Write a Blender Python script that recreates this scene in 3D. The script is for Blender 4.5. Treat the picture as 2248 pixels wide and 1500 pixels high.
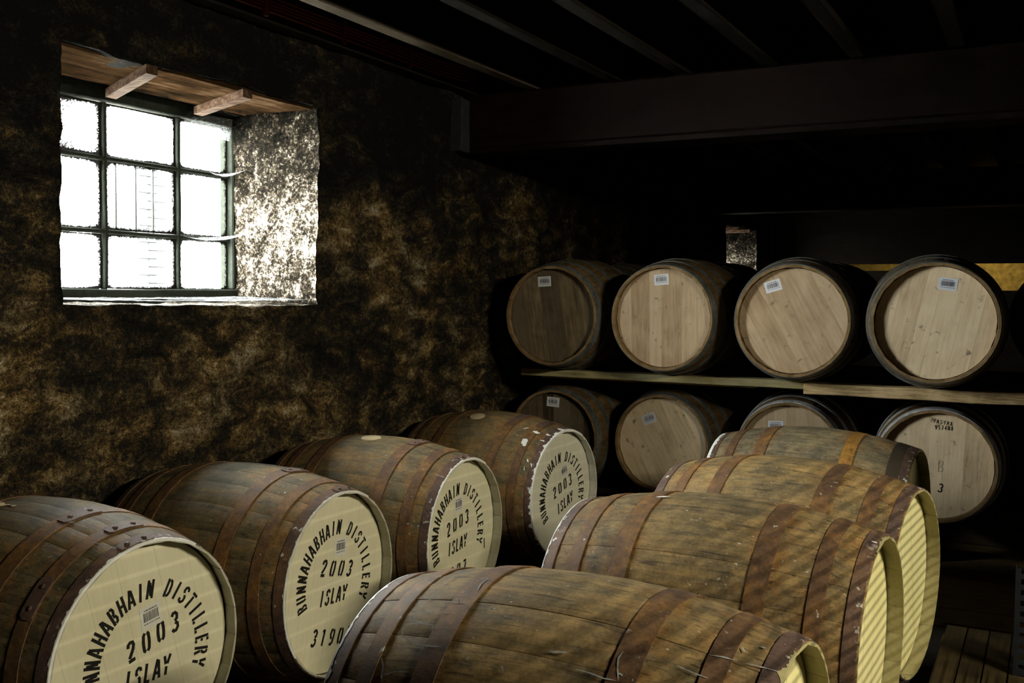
import bpy, bmesh, math, random
from mathutils import Vector, Matrix, noise
random.seed(7)
PI = math.pi
sc = bpy.context.scene
COL = sc.collection
for o in list(bpy.data.objects): bpy.data.objects.remove(o)

# ------------------------------------------------------------------ camera
cam_d = bpy.data.cameras.new('camera')
cam = bpy.data.objects.new('camera', cam_d); COL.objects.link(cam)
YAW, PITCH, ROLL, FPX = math.radians(28.08968), math.radians(2.73419), math.radians(0.44707), 2222.895
Fw = Vector((-math.sin(YAW)*math.cos(PITCH), math.cos(YAW)*math.cos(PITCH), -math.sin(PITCH)))
Rt = Vector((math.cos(YAW), math.sin(YAW), 0)); Up = Rt.cross(Fw)
R2 = math.cos(ROLL)*Rt + math.sin(ROLL)*Up; U2 = math.cos(ROLL)*Up - math.sin(ROLL)*Rt
M = Matrix((R2, U2, -Fw)).transposed().to_4x4(); M.translation = Vector((0, 0, 1.40))
cam.matrix_world = M
cam_d.sensor_fit = 'HORIZONTAL'; cam_d.sensor_width = 36; cam_d.lens = FPX/2248*36
cam_d.clip_start = .02; cam_d.clip_end = 200
sc.camera = cam

# ------------------------------------------------------------------ light
sc.view_settings.view_transform = 'Standard'; sc.view_settings.look = 'None'
sc.view_settings.gamma = 1; sc.view_settings.use_curve_mapping = False
sc.view_settings.exposure = 0.3
w = bpy.data.worlds.new('overcast_sky'); sc.world = w; w.use_nodes = True
bg = w.node_tree.nodes['Background']; bg.inputs[0].default_value = (1.0, .985, .955, 1); bg.inputs[1].default_value = 75.0

def area(name, loc, rot, sx, sy, power, col=(1, 1, 1), portal=False):
    l = bpy.data.lights.new(name, 'AREA'); l.shape = 'RECTANGLE'; l.size = sx; l.size_y = sy; l.energy = power; l.color = col
    if portal: l.cycles.is_portal = True
    o = bpy.data.objects.new(name, l); COL.objects.link(o); o.location = loc; o.rotation_euler = rot
    return o
# daylight portals just outside the left-hand windows (light faces +X)
area('window_portal', (-3.70, 3.08, 1.80), (0, -PI/2, 0), .85, 1.40, 1, portal=True)
area('window_portal.001', (-3.70, 11.06, 1.80), (0, -PI/2, 0), .85, 1.30, 1, portal=True)
# strip lamp hung below the ceiling on the right, beyond the wire gate
LAMP = (2.2, 2.05, 2.38)
area('strip_lamp_light', LAMP, (0, math.radians(48), 0), .045, 1.3, 118, (1.0, .92, .70))
# bulkhead lamp that lights the end wall, behind the far tie beam
area('bulkhead_lamp_light', (-.9, 13.0, 2.2), (math.radians(60), 0, 0), .5, .2, 12, (1.0, .82, .42))

# ------------------------------------------------------------------ node helpers
def mat(name):
    m = bpy.data.materials.new(name); m.use_nodes = True
    nt = m.node_tree; b = nt.nodes['Principled BSDF']; b.inputs['Roughness'].default_value = .8
    b.inputs['Specular IOR Level'].default_value = .25
    return m, nt, b
class NT:
    def __init__(s, nt): s.nt = nt
    def n(s, t, **k):
        x = s.nt.nodes.new(t)
        for a, v in k.items():
            if a.startswith('i_'): x.inputs[a[2:].replace('_', ' ')].default_value = v
            else: setattr(x, a, v)
        return x
    def l(s, a, b): s.nt.links.new(a, b)
    def coords(s, kind='Object', scale=(1, 1, 1), rnd=0):
        if kind == 'World': src = s.n('ShaderNodeNewGeometry').outputs['Position']
        else: src = s.n('ShaderNodeTexCoord').outputs[kind]
        if rnd:
            oi = s.n('ShaderNodeObjectInfo'); mu = s.n('ShaderNodeMath', operation='MULTIPLY'); mu.inputs[1].default_value = rnd
            s.l(oi.outputs['Random'], mu.inputs[0])
            ad = s.n('ShaderNodeVectorMath', operation='ADD'); s.l(src, ad.inputs[0]); s.l(mu.outputs[0], ad.inputs[1]); src = ad.outputs[0]
        mp = s.n('ShaderNodeMapping'); mp.inputs['Scale'].default_value = scale; s.l(src, mp.inputs[0])
        return mp.outputs[0]
    def noise(s, vec, scale, detail=5, rough=.6, dist=0):
        x = s.n('ShaderNodeTexNoise'); x.inputs['Scale'].default_value = scale; x.inputs['Detail'].default_value = detail
        x.inputs['Roughness'].default_value = rough; x.inputs['Distortion'].default_value = dist; s.l(vec, x.inputs['Vector']); return x.outputs['Fac']
    def ramp(s, f, st, interp='LINEAR'):
        r = s.n('ShaderNodeValToRGB'); r.color_ramp.interpolation = interp
        el = r.color_ramp.elements
        while len(el) < len(st): el.new(.5)
        for e, (p, c) in zip(el, st):
            e.position = p
            e.color = (c, c, c, 1) if isinstance(c, (int, float)) else (*c, 1)
        s.l(f, r.inputs[0]); return r.outputs[0]
    def mix(s, f, a, b, mode='MIX'):
        x = s.n('ShaderNodeMix', data_type='RGBA', blend_type=mode)
        for i, v in ((0, f), (6, a), (7, b)):
            if isinstance(v, (int, float)): x.inputs[i].default_value = v
            elif isinstance(v, tuple): x.inputs[i].default_value = (*v, 1)
            else: s.l(v, x.inputs[i])
        return x.outputs[2]
    def math(s, op, a, b=0.0, clamp=False):
        x = s.n('ShaderNodeMath', operation=op, use_clamp=clamp)
        for i, v in ((0, a), (1, b)):
            if isinstance(v, (int, float)): x.inputs[i].default_value = v
            else: s.l(v, x.inputs[i])
        return x.outputs[0]
    def bump(s, h, b, strength=.4, dist=.004):
        x = s.n('ShaderNodeBump'); x.inputs['Strength'].default_value = strength; x.inputs['Distance'].default_value = dist
        s.l(h, x.inputs['Height']); s.l(x.outputs[0], b.inputs['Normal'])
    def absx(s, vec, axis=0):
        se = s.n('ShaderNodeSeparateXYZ'); s.l(vec, se.inputs[0]); return s.math('ABSOLUTE', se.outputs[axis])

def m_plain(name, col, rough=.8, metal=0, nscale=30, var=.35, world=False, spec=.2):
    m, nt, b = mat(name); N = NT(nt); v = N.coords('World' if world else 'Object', rnd=0 if world else 7)
    f = N.noise(v, nscale, 5)
    N.l(N.mix(f, tuple(c*(1-var) for c in col), tuple(min(1, c*(1+var)) for c in col)), b.inputs['Base Color'])
    b.inputs['Roughness'].default_value = rough; b.inputs['Metallic'].default_value = metal
    N.bump(f, b, .3, .002); b.inputs['Specular IOR Level'].default_value = spec; return m

def m_wall(name, reveal=False):
    m, nt, b = mat(name); N = NT(nt); v = N.coords('World')
    big = N.noise(v, 1.7, 4, .6, .4); mid = N.noise(v, 9, 6, .7, .6); fine = N.noise(v, 55, 5, .75); vf = N.noise(v, 170, 3, .7)
    if not reveal:
        vs = N.coords('World', (1, .75, 1.5))
        mid = N.noise(vs, 7.5, 7, .72, .5)
        a = N.math('ADD', N.math('MULTIPLY', big, .55), N.math('MULTIPLY', mid, .75))
        a = N.math('ADD', a, N.math('MULTIPLY', fine, .42))
        a = N.math('ADD', a, N.math('MULTIPLY', vf, .18))
        # the wall turns blacker towards the ceiling and slightly at the floor
        se = N.n('ShaderNodeSeparateXYZ'); N.l(v, se.inputs[0])
        hz = N.ramp(N.math('DIVIDE', se.outputs[2], 2.85), [(0, .05), (.18, .02), (.30, 0), (.62, .03), (.80, .16)])
        a = N.math('SUBTRACT', a, hz)
        tone = N.noise(v, 4.3, 4, .6)
        pale = N.mix(N.ramp(tone, [(.38, 0), (.62, 1)]), (.20, .095, .022), (.26, .18, .09))
        sc_ = N.math('SUBTRACT', a, .62); sc_ = N.math('DIVIDE', sc_, .70)
        col = N.ramp(sc_, [(.26, (.006, .0055, .0045)), (.42, (.028, .021, .0125)), (.52, (.095, .060, .022)), (.63, (.26, .175, .07)), (.78, (.58, .50, .34))])
        col = N.mix(N.ramp(tone, [(.40, 0), (.60, .65)]), col, N.mix(1.0, col, (.62, .78, 1.15), 'MULTIPLY'))
        col = N.mix(1.0, col, N.ramp(vf, [(.30, .35), (.62, 1.0)]), 'MULTIPLY')
    else:
        fine = N.noise(v, 62, 6, .8, .3); mid = N.noise(v, 14, 6, .7, .6)
        a = N.math('ADD', N.math('MULTIPLY', mid, .45), N.math('MULTIPLY', fine, .70))
        a = N.math('ADD', a, N.math('MULTIPLY', big, .30)); a = N.math('ADD', a, N.math('MULTIPLY', vf, .20))
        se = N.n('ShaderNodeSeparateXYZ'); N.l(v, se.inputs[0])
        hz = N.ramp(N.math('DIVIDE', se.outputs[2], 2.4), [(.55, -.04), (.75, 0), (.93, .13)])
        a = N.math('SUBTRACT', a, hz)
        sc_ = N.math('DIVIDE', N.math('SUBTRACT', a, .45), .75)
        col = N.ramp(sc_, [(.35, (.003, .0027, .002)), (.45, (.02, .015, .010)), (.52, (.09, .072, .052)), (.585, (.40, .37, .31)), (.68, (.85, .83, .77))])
    N.l(col, b.inputs['Base Color']); b.inputs['Roughness'].default_value = .9; b.inputs['Specular IOR Level'].default_value = .03 if reveal else .12
    h = N.math('ADD', N.math('MULTIPLY', mid, 1.0), N.math('MULTIPLY', fine, .45))
    N.bump(h, b, .9, .02); return m

def m_stave(name, ramp, L, hoops, rust=.9, speck=0.0, worldfac=1.0, dark=1.0):
    """old cask wood: grain along the local X axis, large blotches in world space, rust bled on either side of the hoops"""
    m, nt, b = mat(name); N = NT(nt)
    v = N.coords('Object', (2.2, 26, 26), rnd=9); g = N.noise(v, 2.2, 6, .65, .3)
    v2 = N.coords('Object', (1, 5, 5), rnd=13); g2 = N.noise(v2, 5.5, 5, .62, .6)
    vw = N.coords('World', (1, 1, 1)); bl = N.noise(vw, 3.4, 5, .62, .8)
    oi = N.n('ShaderNodeObjectInfo').outputs['Random']
    a = N.math('ADD', N.math('MULTIPLY', g, .26), N.math('MULTIPLY', g2, .30)); a = N.math('ADD', a, N.math('MULTIPLY', bl, .52))
    a = N.math('ADD', a, N.math('MULTIPLY', oi, .02)); a = N.math('SUBTRACT', a, .038)
    col = N.ramp(a, ramp)
    vo = N.coords('Object'); ax = N.absx(vo)
    # rust bleeding beside hoops
    msk = None
    for (s0, s1) in hoops:
        c = (s0+s1)/2*L/2; hw = (s1-s0)/2*L/2
        d = N.math('ABSOLUTE', N.math('SUBTRACT', ax, c)); r = N.ramp(N.math('DIVIDE', N.math('SUBTRACT', d, hw), .05), [(0, .85), (1, 0)])
        msk = r if msk is None else N.math('MAXIMUM', msk, r)
    rn = N.ramp(N.noise(vw, 11, 5, .7, .5), [(.44, 0), (.60, 1)])
    f = N.math('MULTIPLY', N.math('MULTIPLY', msk, rn), rust)
    col = N.mix(f, col, (.25*dark, .12*dark, .035*dark))
    # dark scratches and scuffs that run with the grain
    vs = N.coords('Object', (3, 60, 60), rnd=31); scr = N.ramp(N.noise(vs, 2.0, 3, .6, .8), [(.34, 1), (.40, 0)])
    col = N.mix(N.math('MULTIPLY', scr, .62), col, (.018, .017, .016))
    mot = N.math('ADD', N.math('MULTIPLY', N.noise(vw, 24, 7, .72, .4), .6), N.math('MULTIPLY', N.noise(vw, 130, 3, .7), .4))
    col = N.mix(1.0, col, N.ramp(mot, [(.34, .50), (.50, .95), (.66, 1.35)]), 'MULTIPLY')
    if speck:
        sp = N.noise(vw, 75, 2, .5); sp2 = N.noise(vw, 5, 3, .6)
        f = N.math('MULTIPLY', N.ramp(sp, [(.70, 0), (.735, 1)]), N.ramp(sp2, [(.44, 0), (.60, 1)]))
        col = N.mix(N.math('MULTIPLY', f, speck), col, (.62, .62, .56))
    N.l(col, b.inputs['Base Color']); b.inputs['Roughness'].default_value = .72; b.inputs['Specular IOR Level'].default_value = .2
    N.bump(N.math('ADD', g, N.math('MULTIPLY', g2, .5)), b, .35, .003); return m

def m_hoop(name, ramp, speck=.8, ends=.4, L=.835, rough=.7, metal=.25):
    m, nt, b = mat(name); N = NT(nt); vw = N.coords('World'); v = N.coords('Object', rnd=5)
    a = N.math('ADD', N.math('MULTIPLY', N.noise(vw, 6, 5, .65, .5), .6), N.math('MULTIPLY', N.noise(v, 40, 5, .7), .4))
    col = N.ramp(a, ramp)
    mot = N.math('ADD', N.math('MULTIPLY', N.noise(vw, 30, 7, .72, .4), .6), N.math('MULTIPLY', N.noise(vw, 150, 3, .7), .4))
    col = N.mix(1.0, col, N.ramp(mot, [(.34, .55), (.50, .95), (.66, 1.3)]), 'MULTIPLY')
    if speck:
        ax = N.absx(N.coords('Object'))
        end = N.ramp(N.math('DIVIDE', N.math('SUBTRACT', ax, L/2-.075), .075), [(0, 0), (.6, .02), (.97, .085)])
        sp = N.math('ADD', N.noise(vw, 34, 4, .65), end); pt = N.noise(vw, 4.5, 3, .6)
        f = N.math('MULTIPLY', N.ramp(sp, [(.665, 0), (.70, 1)]), N.ramp(pt, [(.38, .25), (.55, 1)]))
        col = N.mix(N.math('MULTIPLY', f, speck), col, (.62, .60, .55))
    N.l(col, b.inputs['Base Color']); b.inputs['Roughness'].default_value = rough; b.inputs['Metallic'].default_value = metal
    N.bump(N.noise(v, 90, 4, .7), b, .35, .0015); return m

def m_wood(name, ramp, gscale=(2, 30, 30), nsc=2.2, rnd=11, tone=.12, rough=.75, bumpd=.002, kind='Object', spots=0, spec=.12):
    m, nt, b = mat(name); N = NT(nt); v = N.coords(kind, gscale, rnd=rnd); g = N.noise(v, nsc, 6, .62, .35)
    lg = N.noise(N.coords(kind, rnd=rnd), 5, 4, .6, .6); oi = N.n('ShaderNodeObjectInfo').outputs['Random']
    a = N.math('ADD', N.math('MULTIPLY', g, .50), N.math('MULTIPLY', lg, .42))
    a = N.math('ADD', a, N.math('MULTIPLY', oi, tone))
    col = N.ramp(a, ramp)
    if spots:
        s1 = N.noise(N.coords(kind, rnd=rnd+3), 22, 4, .6, .3)
        col = N.mix(N.math('MULTIPLY', N.ramp(s1, [(.62, 0), (.72, 1)]), spots), col, (.05, .032, .018))
    N.l(col, b.inputs['Base Color']); b.inputs['Roughness'].default_value = rough
    N.bump(g, b, .3, bumpd); b.inputs['Specular IOR Level'].default_value = spec; return m

def m_head_painted(name, c1, c2, grime=.5):
    m, nt, b = mat(name); N = NT(nt); vw = N.coords('World')
    g = N.noise(N.coords('Object', (30, 30, 2.5)), 3, 5, .6, .2); lg = N.noise(vw, 3.2, 4, .6)
    col = N.mix(N.ramp(N.math('ADD', N.math('MULTIPLY', g, .4), N.math('MULTIPLY', lg, .6)), [(.35, 0), (.65, 1)]), c1, c2)
    d = N.ramp(N.noise(vw, 26, 6, .7), [(.64, 0), (.74, 1)]); d = N.math('MULTIPLY', d, N.ramp(N.noise(vw, 2.7, 3), [(.5, 0), (.65, 1)]))
    col = N.mix(N.math('MULTIPLY', d, grime), col, (.12, .10, .055))
    N.l(col, b.inputs['Base Color']); b.inputs['Roughness'].default_value = .6; N.bump(g, b, .12, .001); return m

# wood and metal palettes
HOG_H = [(.37, .49), (.71, .80), (.915, .992)]
RK_H = [(.30, .39), (.63, .715), (.885, .99)]
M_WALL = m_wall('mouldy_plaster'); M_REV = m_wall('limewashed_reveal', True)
M_STAVE = m_stave('aged_oak_stave', [(.34, (0.0302, 0.0262, 0.0167)), (.44, (0.0840, 0.0724, 0.0440)), (.52, (0.1546, 0.1186, 0.0595)), (.59, (0.2184, 0.1324, 0.0476)), (.70, (0.3024, 0.1925, 0.0774))], .835, HOG_H, speck=.7)
M_STAVE_W = m_stave('warm_oak_stave', [(.36, (0.0518, 0.0411, 0.0242)), (.46, (0.1492, 0.1120, 0.0581)), (.55, (0.2589, 0.1753, 0.0726)), (.64, (0.3683, 0.2425, 0.0935)), (.74, (0.4780, 0.3264, 0.1372))], .835, HOG_H, speck=.7)
M_STAVE_G = m_stave('grey_oak_stave', [(.36, (0.0512, 0.0439, 0.0293)), (.46, (0.1396, 0.1172, 0.0749)), (.55, (0.2210, 0.1759, 0.1009)), (.64, (0.3022, 0.2092, 0.0977)), (.74, (0.3952, 0.2720, 0.1302))], .835, HOG_H, rust=.7, speck=.5)
M_RSTAVE = m_stave('rack_oak_stave', [(.36, (.030, .022, .012)), (.46, (.085, .055, .025)), (.56, (.15, .095, .04)), (.66, (.20, .13, .055))], .849, RK_H, rust=.3, speck=0)
M_HOOP = m_hoop('rusted_hoop', [(.36, (0.0821, 0.0471, 0.0286)), (.48, (0.1436, 0.0812, 0.0428)), (.57, (0.2190, 0.1152, 0.0428)), (.68, (0.3421, 0.1636, 0.0381))])
M_HOOP_P = m_hoop('purple_brown_hoop', [(.36, (0.0774, 0.0512, 0.0452)), (.50, (0.1249, 0.0785, 0.0619)), (.62, (0.1785, 0.1011, 0.0536))], speck=.95)
M_RHOOP = m_hoop('weathered_steel_hoop', [(.36, (.06, .065, .062)), (.5, (.13, .14, .135)), (.62, (.20, .21, .20))], speck=0, rough=.55, metal=.3)
M_RHOOP_G = m_hoop('galvanised_hoop', [(.36, (.28, .29, .30)), (.5, (.48, .50, .52)), (.62, (.66, .68, .70))], speck=0, rough=.5, metal=.0)
M_CREAM = m_head_painted('cream_head_paint', (.66, .61, .41), (.76, .72, .52))
M_CREAM2 = m_head_painted('cream_head_paint_pale', (.64, .61, .46), (.73, .71, .57))
M_RIM_C = m_head_painted('chalky_rim_paint', (.36, .34, .25), (.52, .50, .40), .7)
M_RIM_W = m_head_painted('white_rim_paint', (.55, .55, .50), (.74, .74, .70), .5)
M_RIM_Y = m_head_painted('stained_rim_wood', (.26, .23, .11), (.42, .37, .19), .8)
M_PINE = m_head_painted('new_pine_head', (.66, .60, .27), (.78, .72, .38), .35)
M_RHEAD = m_wood('rack_head_oak', [(.32, (0.2541, 0.1710, 0.0978)), (.46, (0.4105, 0.2932, 0.1809)), (.60, (0.5083, 0.3812, 0.2444)), (.74, (0.5865, 0.4594, 0.3128))], gscale=(20, 24, 2), nsc=3, tone=.22, spots=.6)
M_RHEAD_D = m_wood('rack_head_dark_oak', [(.30, (0.0281, 0.0207, 0.0127)), (.48, (0.0563, 0.0420, 0.0255)), (.62, (0.1125, 0.0862, 0.0544)), (.78, (0.1575, 0.1237, 0.0825))], gscale=(20, 24, 2), nsc=3, tone=.30, spots=.5)
M_RHEAD_G = m_wood('rack_head_grey_oak', [(.32, (0.3876, 0.2778, 0.1652)), (.46, (0.6460, 0.4940, 0.3134)), (.60, (0.8010, 0.6299, 0.4104)), (.74, (0.9044, 0.7410, 0.5130))], gscale=(20, 24, 2), nsc=3, tone=.20, spots=.7)
M_RRIM = m_wood('rack_rim_oak', [(.34, (.10, .065, .03)), (.5, (.20, .13, .06)), (.66, (.30, .20, .10))], gscale=(5, 5, 5), nsc=4)
M_BLUE = m_plain('blue_head_paint', (.06, .17, .70), .6, 0, 12, .25)
M_DARKHEAD = m_plain('dark_head_wood', (.06, .045, .03), .8, 0, 12, .4)
M_RHEAD_L = m_wood('rack_head_mid_oak', [(.30, (.075, .055, .034)), (.48, (.15, .112, .068)), (.62, (.26, .20, .125)), (.78, (.36, .28, .19))], gscale=(20, 24, 2), nsc=3, tone=.1, spots=.4)
M_OCHRE = m_plain('ochre_rubble', (.27, .19, .055), .9, 0, 16, 1.0, world=True)
M_TIMBER = m_wood('pale_rail_timber', [(.34, (0.1875, 0.1500, 0.0688)), (.5, (0.3875, 0.3375, 0.1750)), (.66, (0.5250, 0.4625, 0.2625))])
M_TIMBER2 = m_wood('rough_rail_timber', [(.34, (0.0910, 0.0585, 0.0286)), (.46, (0.2860, 0.1950, 0.0910)), (.56, (0.5200, 0.3770, 0.1950)), (.7, (0.7150, 0.5460, 0.3120))], gscale=(2.5, 26, 40), nsc=3, bumpd=.006)
M_DTIMBER = m_wood('dark_sleeper_timber', [(.34, (.02, .015, .01)), (.5, (.055, .04, .022)), (.66, (.09, .065, .035))])
M_FLOOR = m_plain('blackened_floor', (.022, .018, .012), .9, 0, 14, .6, world=True)
M_FBOARD = m_wood('floor_board_wood', [(.34, (0.0440, 0.0300, 0.0140)), (.5, (0.1000, 0.0680, 0.0300)), (.66, (0.1700, 0.1120, 0.0480))], gscale=(2, 25, 25))
M_SLAT = m_wood('duckboard_slat_wood', [(.34, (.018, .012, .006)), (.5, (.04, .028, .012)), (.66, (.07, .048, .02))], gscale=(25, 2, 25))
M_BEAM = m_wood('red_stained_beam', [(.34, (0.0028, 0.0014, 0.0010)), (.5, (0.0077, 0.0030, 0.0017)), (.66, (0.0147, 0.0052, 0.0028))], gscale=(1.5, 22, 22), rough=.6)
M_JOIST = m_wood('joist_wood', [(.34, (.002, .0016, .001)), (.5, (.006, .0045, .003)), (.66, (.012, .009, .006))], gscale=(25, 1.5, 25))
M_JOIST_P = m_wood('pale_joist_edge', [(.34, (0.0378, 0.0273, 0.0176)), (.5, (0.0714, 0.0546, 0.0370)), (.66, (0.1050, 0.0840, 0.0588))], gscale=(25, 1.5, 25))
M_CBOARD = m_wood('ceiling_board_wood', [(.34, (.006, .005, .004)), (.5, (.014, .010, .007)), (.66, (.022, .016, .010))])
M_LINTEL = m_wood('lintel_board_wood', [(.38, (.004, .003, .002)), (.47, (.018, .010, .005)), (.56, (.036, .019, .009)), (.7, (.085, .055, .034))], gscale=(14, 2.0, 14), nsc=3, spec=.0)
M_BATTEN = m_wood('batten_wood', [(.34, (.02, .010, .007)), (.46, (.055, .028, .018)), (.56, (.11, .072, .05)), (.7, (.20, .16, .13))], gscale=(2.0, 14, 14), nsc=4, spec=.02)
M_FRAME = m_plain('grimy_window_frame', (.026, .030, .024), .85, 0, 40, .7, spec=.04)
M_BLACK = m_plain('stencil_ink', (.012, .011, .009), .7, 0, 50, .3)
M_FADED = m_plain('faded_marker_ink', (.05, .045, .04), .8, 0, 50, .5)
M_PAPER = m_plain('label_paper', (.74, .76, .82), .6, 0, 10, .04)
M_PAPER2 = m_plain('aged_label_paper', (.68, .67, .60), .6, 0, 10, .05)
M_BAR = m_plain('barcode_ink', (.03, .03, .035), .6, 0, 10, .1)
M_CHALK = m_plain('chalk', (.30, .31, .31), .9, 0, 120, .5)
M_SPLASH = m_plain('white_paint', (.80, .80, .76), .5, 0, 60, .12)
M_BUNG = m_plain('pale_bung_wood', (.50, .40, .25), .7, 0, 30, .3)
M_RUSTSTAIN = m_hoop('orange_rust_stain', [(.36, (.07, .045, .025)), (.44, (.24, .115, .03)), (.56, (.42, .22, .05))], speck=0)
M_RED = m_plain('red_cable_sheath', (.17, .034, .016), .45, 0, 20, .2)
M_STEEL = m_plain('blackened_steel', (.022, .025, .032), .5, .5, 30, .5)
M_GREYST = m_plain('grey_primed_strip', (.07, .075, .07), .6, .1, 30, .2)
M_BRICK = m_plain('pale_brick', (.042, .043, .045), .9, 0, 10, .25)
M_GROUND = m_plain('pale_yard', (.45, .45, .42), .9, 0, 1, .2, world=True)
M_PLASTER = m_plain('pale_plaster_patch', (.017, .018, .020), .9, 0, 25, .6)

def m_glass(name, dirt):
    m = bpy.data.materials.new(name); m.use_nodes = True; nt = m.node_tree; N = NT(nt)
    for x in list(nt.nodes): nt.nodes.remove(x)
    out = N.n('ShaderNodeOutputMaterial'); tr = N.n('ShaderNodeBsdfTransparent'); tr.inputs[0].default_value = (.93, .96, .95, 1) if dirt < 3 else (.45, .46, .45, 1)
    gl = N.n('ShaderNodeBsdfGlossy'); gl.inputs['Roughness'].default_value = .08; fr = N.n('ShaderNodeLayerWeight'); fr.inputs[0].default_value = .12
    mx = N.n('ShaderNodeMixShader'); N.l(N.math('MULTIPLY', fr.outputs['Facing'], .35), mx.inputs[0]); N.l(tr.outputs[0], mx.inputs[1]); N.l(gl.outputs[0], mx.inputs[2])
    df = N.n('ShaderNodeBsdfDiffuse'); df.inputs[0].default_value = (.02, .018, .014, 1)
    # grime collects along the pane's edges and, on some panes, in mould spots across it
    g = N.n('ShaderNodeTexCoord').outputs['Generated']; se = N.n('ShaderNodeSeparateXYZ'); N.l(g, se.inputs[0])
    ey = N.math('ABSOLUTE', N.math('SUBTRACT', se.outputs[1], .5)); ez = N.math('ABSOLUTE', N.math('SUBTRACT', se.outputs[2], .5))
    e = N.math('ADD', N.math('POWER', N.math('MULTIPLY', ey, 2), 10), N.math('POWER', N.math('MULTIPLY', ez, 2), 10))
    w_ = N.coords('World'); n1 = N.noise(w_, 120, 6, .8); n2 = N.noise(w_, 9, 4, .6)
    f = N.math('ADD', N.math('MULTIPLY', e, .42), n1)
    if dirt == 2:
        yy = N.n('ShaderNodeSeparateXYZ'); N.l(w_, yy.inputs[0])
        patch = N.ramp(N.math('DIVIDE', N.math('SUBTRACT', yy.outputs[1], 2.72), .3), [(.2, .26), (.60, .15), (.95, 0)])
        f = N.math('ADD', f, patch)
    a = N.ramp(f, [(.64, 0), (.76, .985)])
    m2 = N.n('ShaderNodeMixShader'); N.l(a, m2.inputs[0]); N.l(mx.outputs[0], m2.inputs[1]); N.l(df.outputs[0], m2.inputs[2])
    N.l(m2.outputs[0], out.inputs[0]); return m
M_GLASS = m_glass('dusty_glass', 1); M_GLASS_D = m_glass('mouldy_glass', 2); M_GLASS_F = m_glass('smoky_glass', 3)
def m_web():
    m = bpy.data.materials.new('cobweb_silk'); m.use_nodes = True; nt = m.node_tree; N = NT(nt)
    for x in list(nt.nodes): nt.nodes.remove(x)
    out = N.n('ShaderNodeOutputMaterial'); tr = N.n('ShaderNodeBsdfTransparent')
    tl = N.n('ShaderNodeBsdfTranslucent'); tl.inputs[0].default_value = (.35, .36, .37, 1); df = N.n('ShaderNodeBsdfDiffuse'); df.inputs[0].default_value = (.35, .36, .37, 1)
    ad = N.n('ShaderNodeMixShader'); N.l(tl.outputs[0], ad.inputs[1]); N.l(df.outputs[0], ad.inputs[2])
    f = N.noise(N.coords('Object', (3, 12, 30)), 6, 5, .7, 1.2); mx = N.n('ShaderNodeMixShader'); N.l(N.ramp(f, [(.40, .06), (.66, .75)]), mx.inputs[0])
    N.l(tr.outputs[0], mx.inputs[1]); N.l(ad.outputs[0], mx.inputs[2]); N.l(mx.outputs[0], out.inputs[0]); return m
M_WEB = m_web()

# ------------------------------------------------------------------ object helpers
def mesh(name, verts, faces, mats=(), smooth=False, fm=None):
    me = bpy.data.meshes.new(name); me.from_pydata([tuple(v) for v in verts], [], faces)
    for m in (mats if isinstance(mats, (list, tuple)) else (mats,)): me.materials.append(m)
    if fm: me.polygons.foreach_set('material_index', fm)
    if smooth: me.polygons.foreach_set('use_smooth', [True]*len(me.polygons))
    me.update(); return me
def fixn(me):
    bm = bmesh.new(); bm.from_mesh(me); bmesh.ops.recalc_face_normals(bm, faces=bm.faces); bm.to_mesh(me); bm.free(); return me
def put(name, me, parent=None, loc=(0, 0, 0), rot=(0, 0, 0), label=None):
    o = bpy.data.objects.new(name, me); COL.objects.link(o); o.location = loc; o.rotation_euler = rot
    if parent: o.parent = parent
    if label: o['label'] = label
    return o
def root(name, loc, label=None, cat=None, group=None, rz=0, kind=None):
    o = bpy.data.objects.new(name, None); COL.objects.link(o); o.location = loc; o.rotation_euler = (0, 0, rz); o.empty_display_size = .1
    tag(o, label, cat, group, kind); return o
def tag(o, label=None, cat=None, group=None, kind=None):
    if label: o['label'] = label
    if cat: o['category'] = cat
    if group: o['group'] = group
    if kind: o['kind'] = kind
    return o
BOXF = [(0, 3, 2, 1), (4, 5, 6, 7), (0, 1, 5, 4), (1, 2, 6, 5), (2, 3, 7, 6), (3, 0, 4, 7)]
def boxv(x0, x1, y0, y1, z0, z1): return [(x0, y0, z0), (x1, y0, z0), (x1, y1, z0), (x0, y1, z0), (x0, y0, z1), (x1, y0, z1), (x1, y1, z1), (x0, y1, z1)]
def box(name, x0, x1, y0, y1, z0, z1, m, bev=.003, rough=0, segs=0):
    bm = bmesh.new(); vs = [bm.verts.new(v) for v in boxv(x0, x1, y0, y1, z0, z1)]
    for f in BOXF: bm.faces.new([vs[i] for i in f])
    if segs:
        ax = max(range(3), key=lambda i: (x1-x0, y1-y0, z1-z0)[i])
        ed = [e for e in bm.edges if abs((e.verts[0].co-e.verts[1].co)[ax]) > 1e-6]
        bmesh.ops.subdivide_edges(bm, edges=ed, cuts=segs)
    if rough:
        for v in bm.verts: v.co += Vector([noise.noise(v.co*3.1+Vector((k*7.3, 1, 2)))*rough for k in range(3)])
    if bev: bmesh.ops.bevel(bm, geom=[e for e in bm.edges if e.calc_face_angle(0) > .8], offset=bev, segments=1, affect='EDGES')
    bmesh.ops.recalc_face_normals(bm, faces=bm.faces)
    me = bpy.data.meshes.new(name); bm.to_mesh(me); bm.free(); me.materials.append(m); return me
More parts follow.
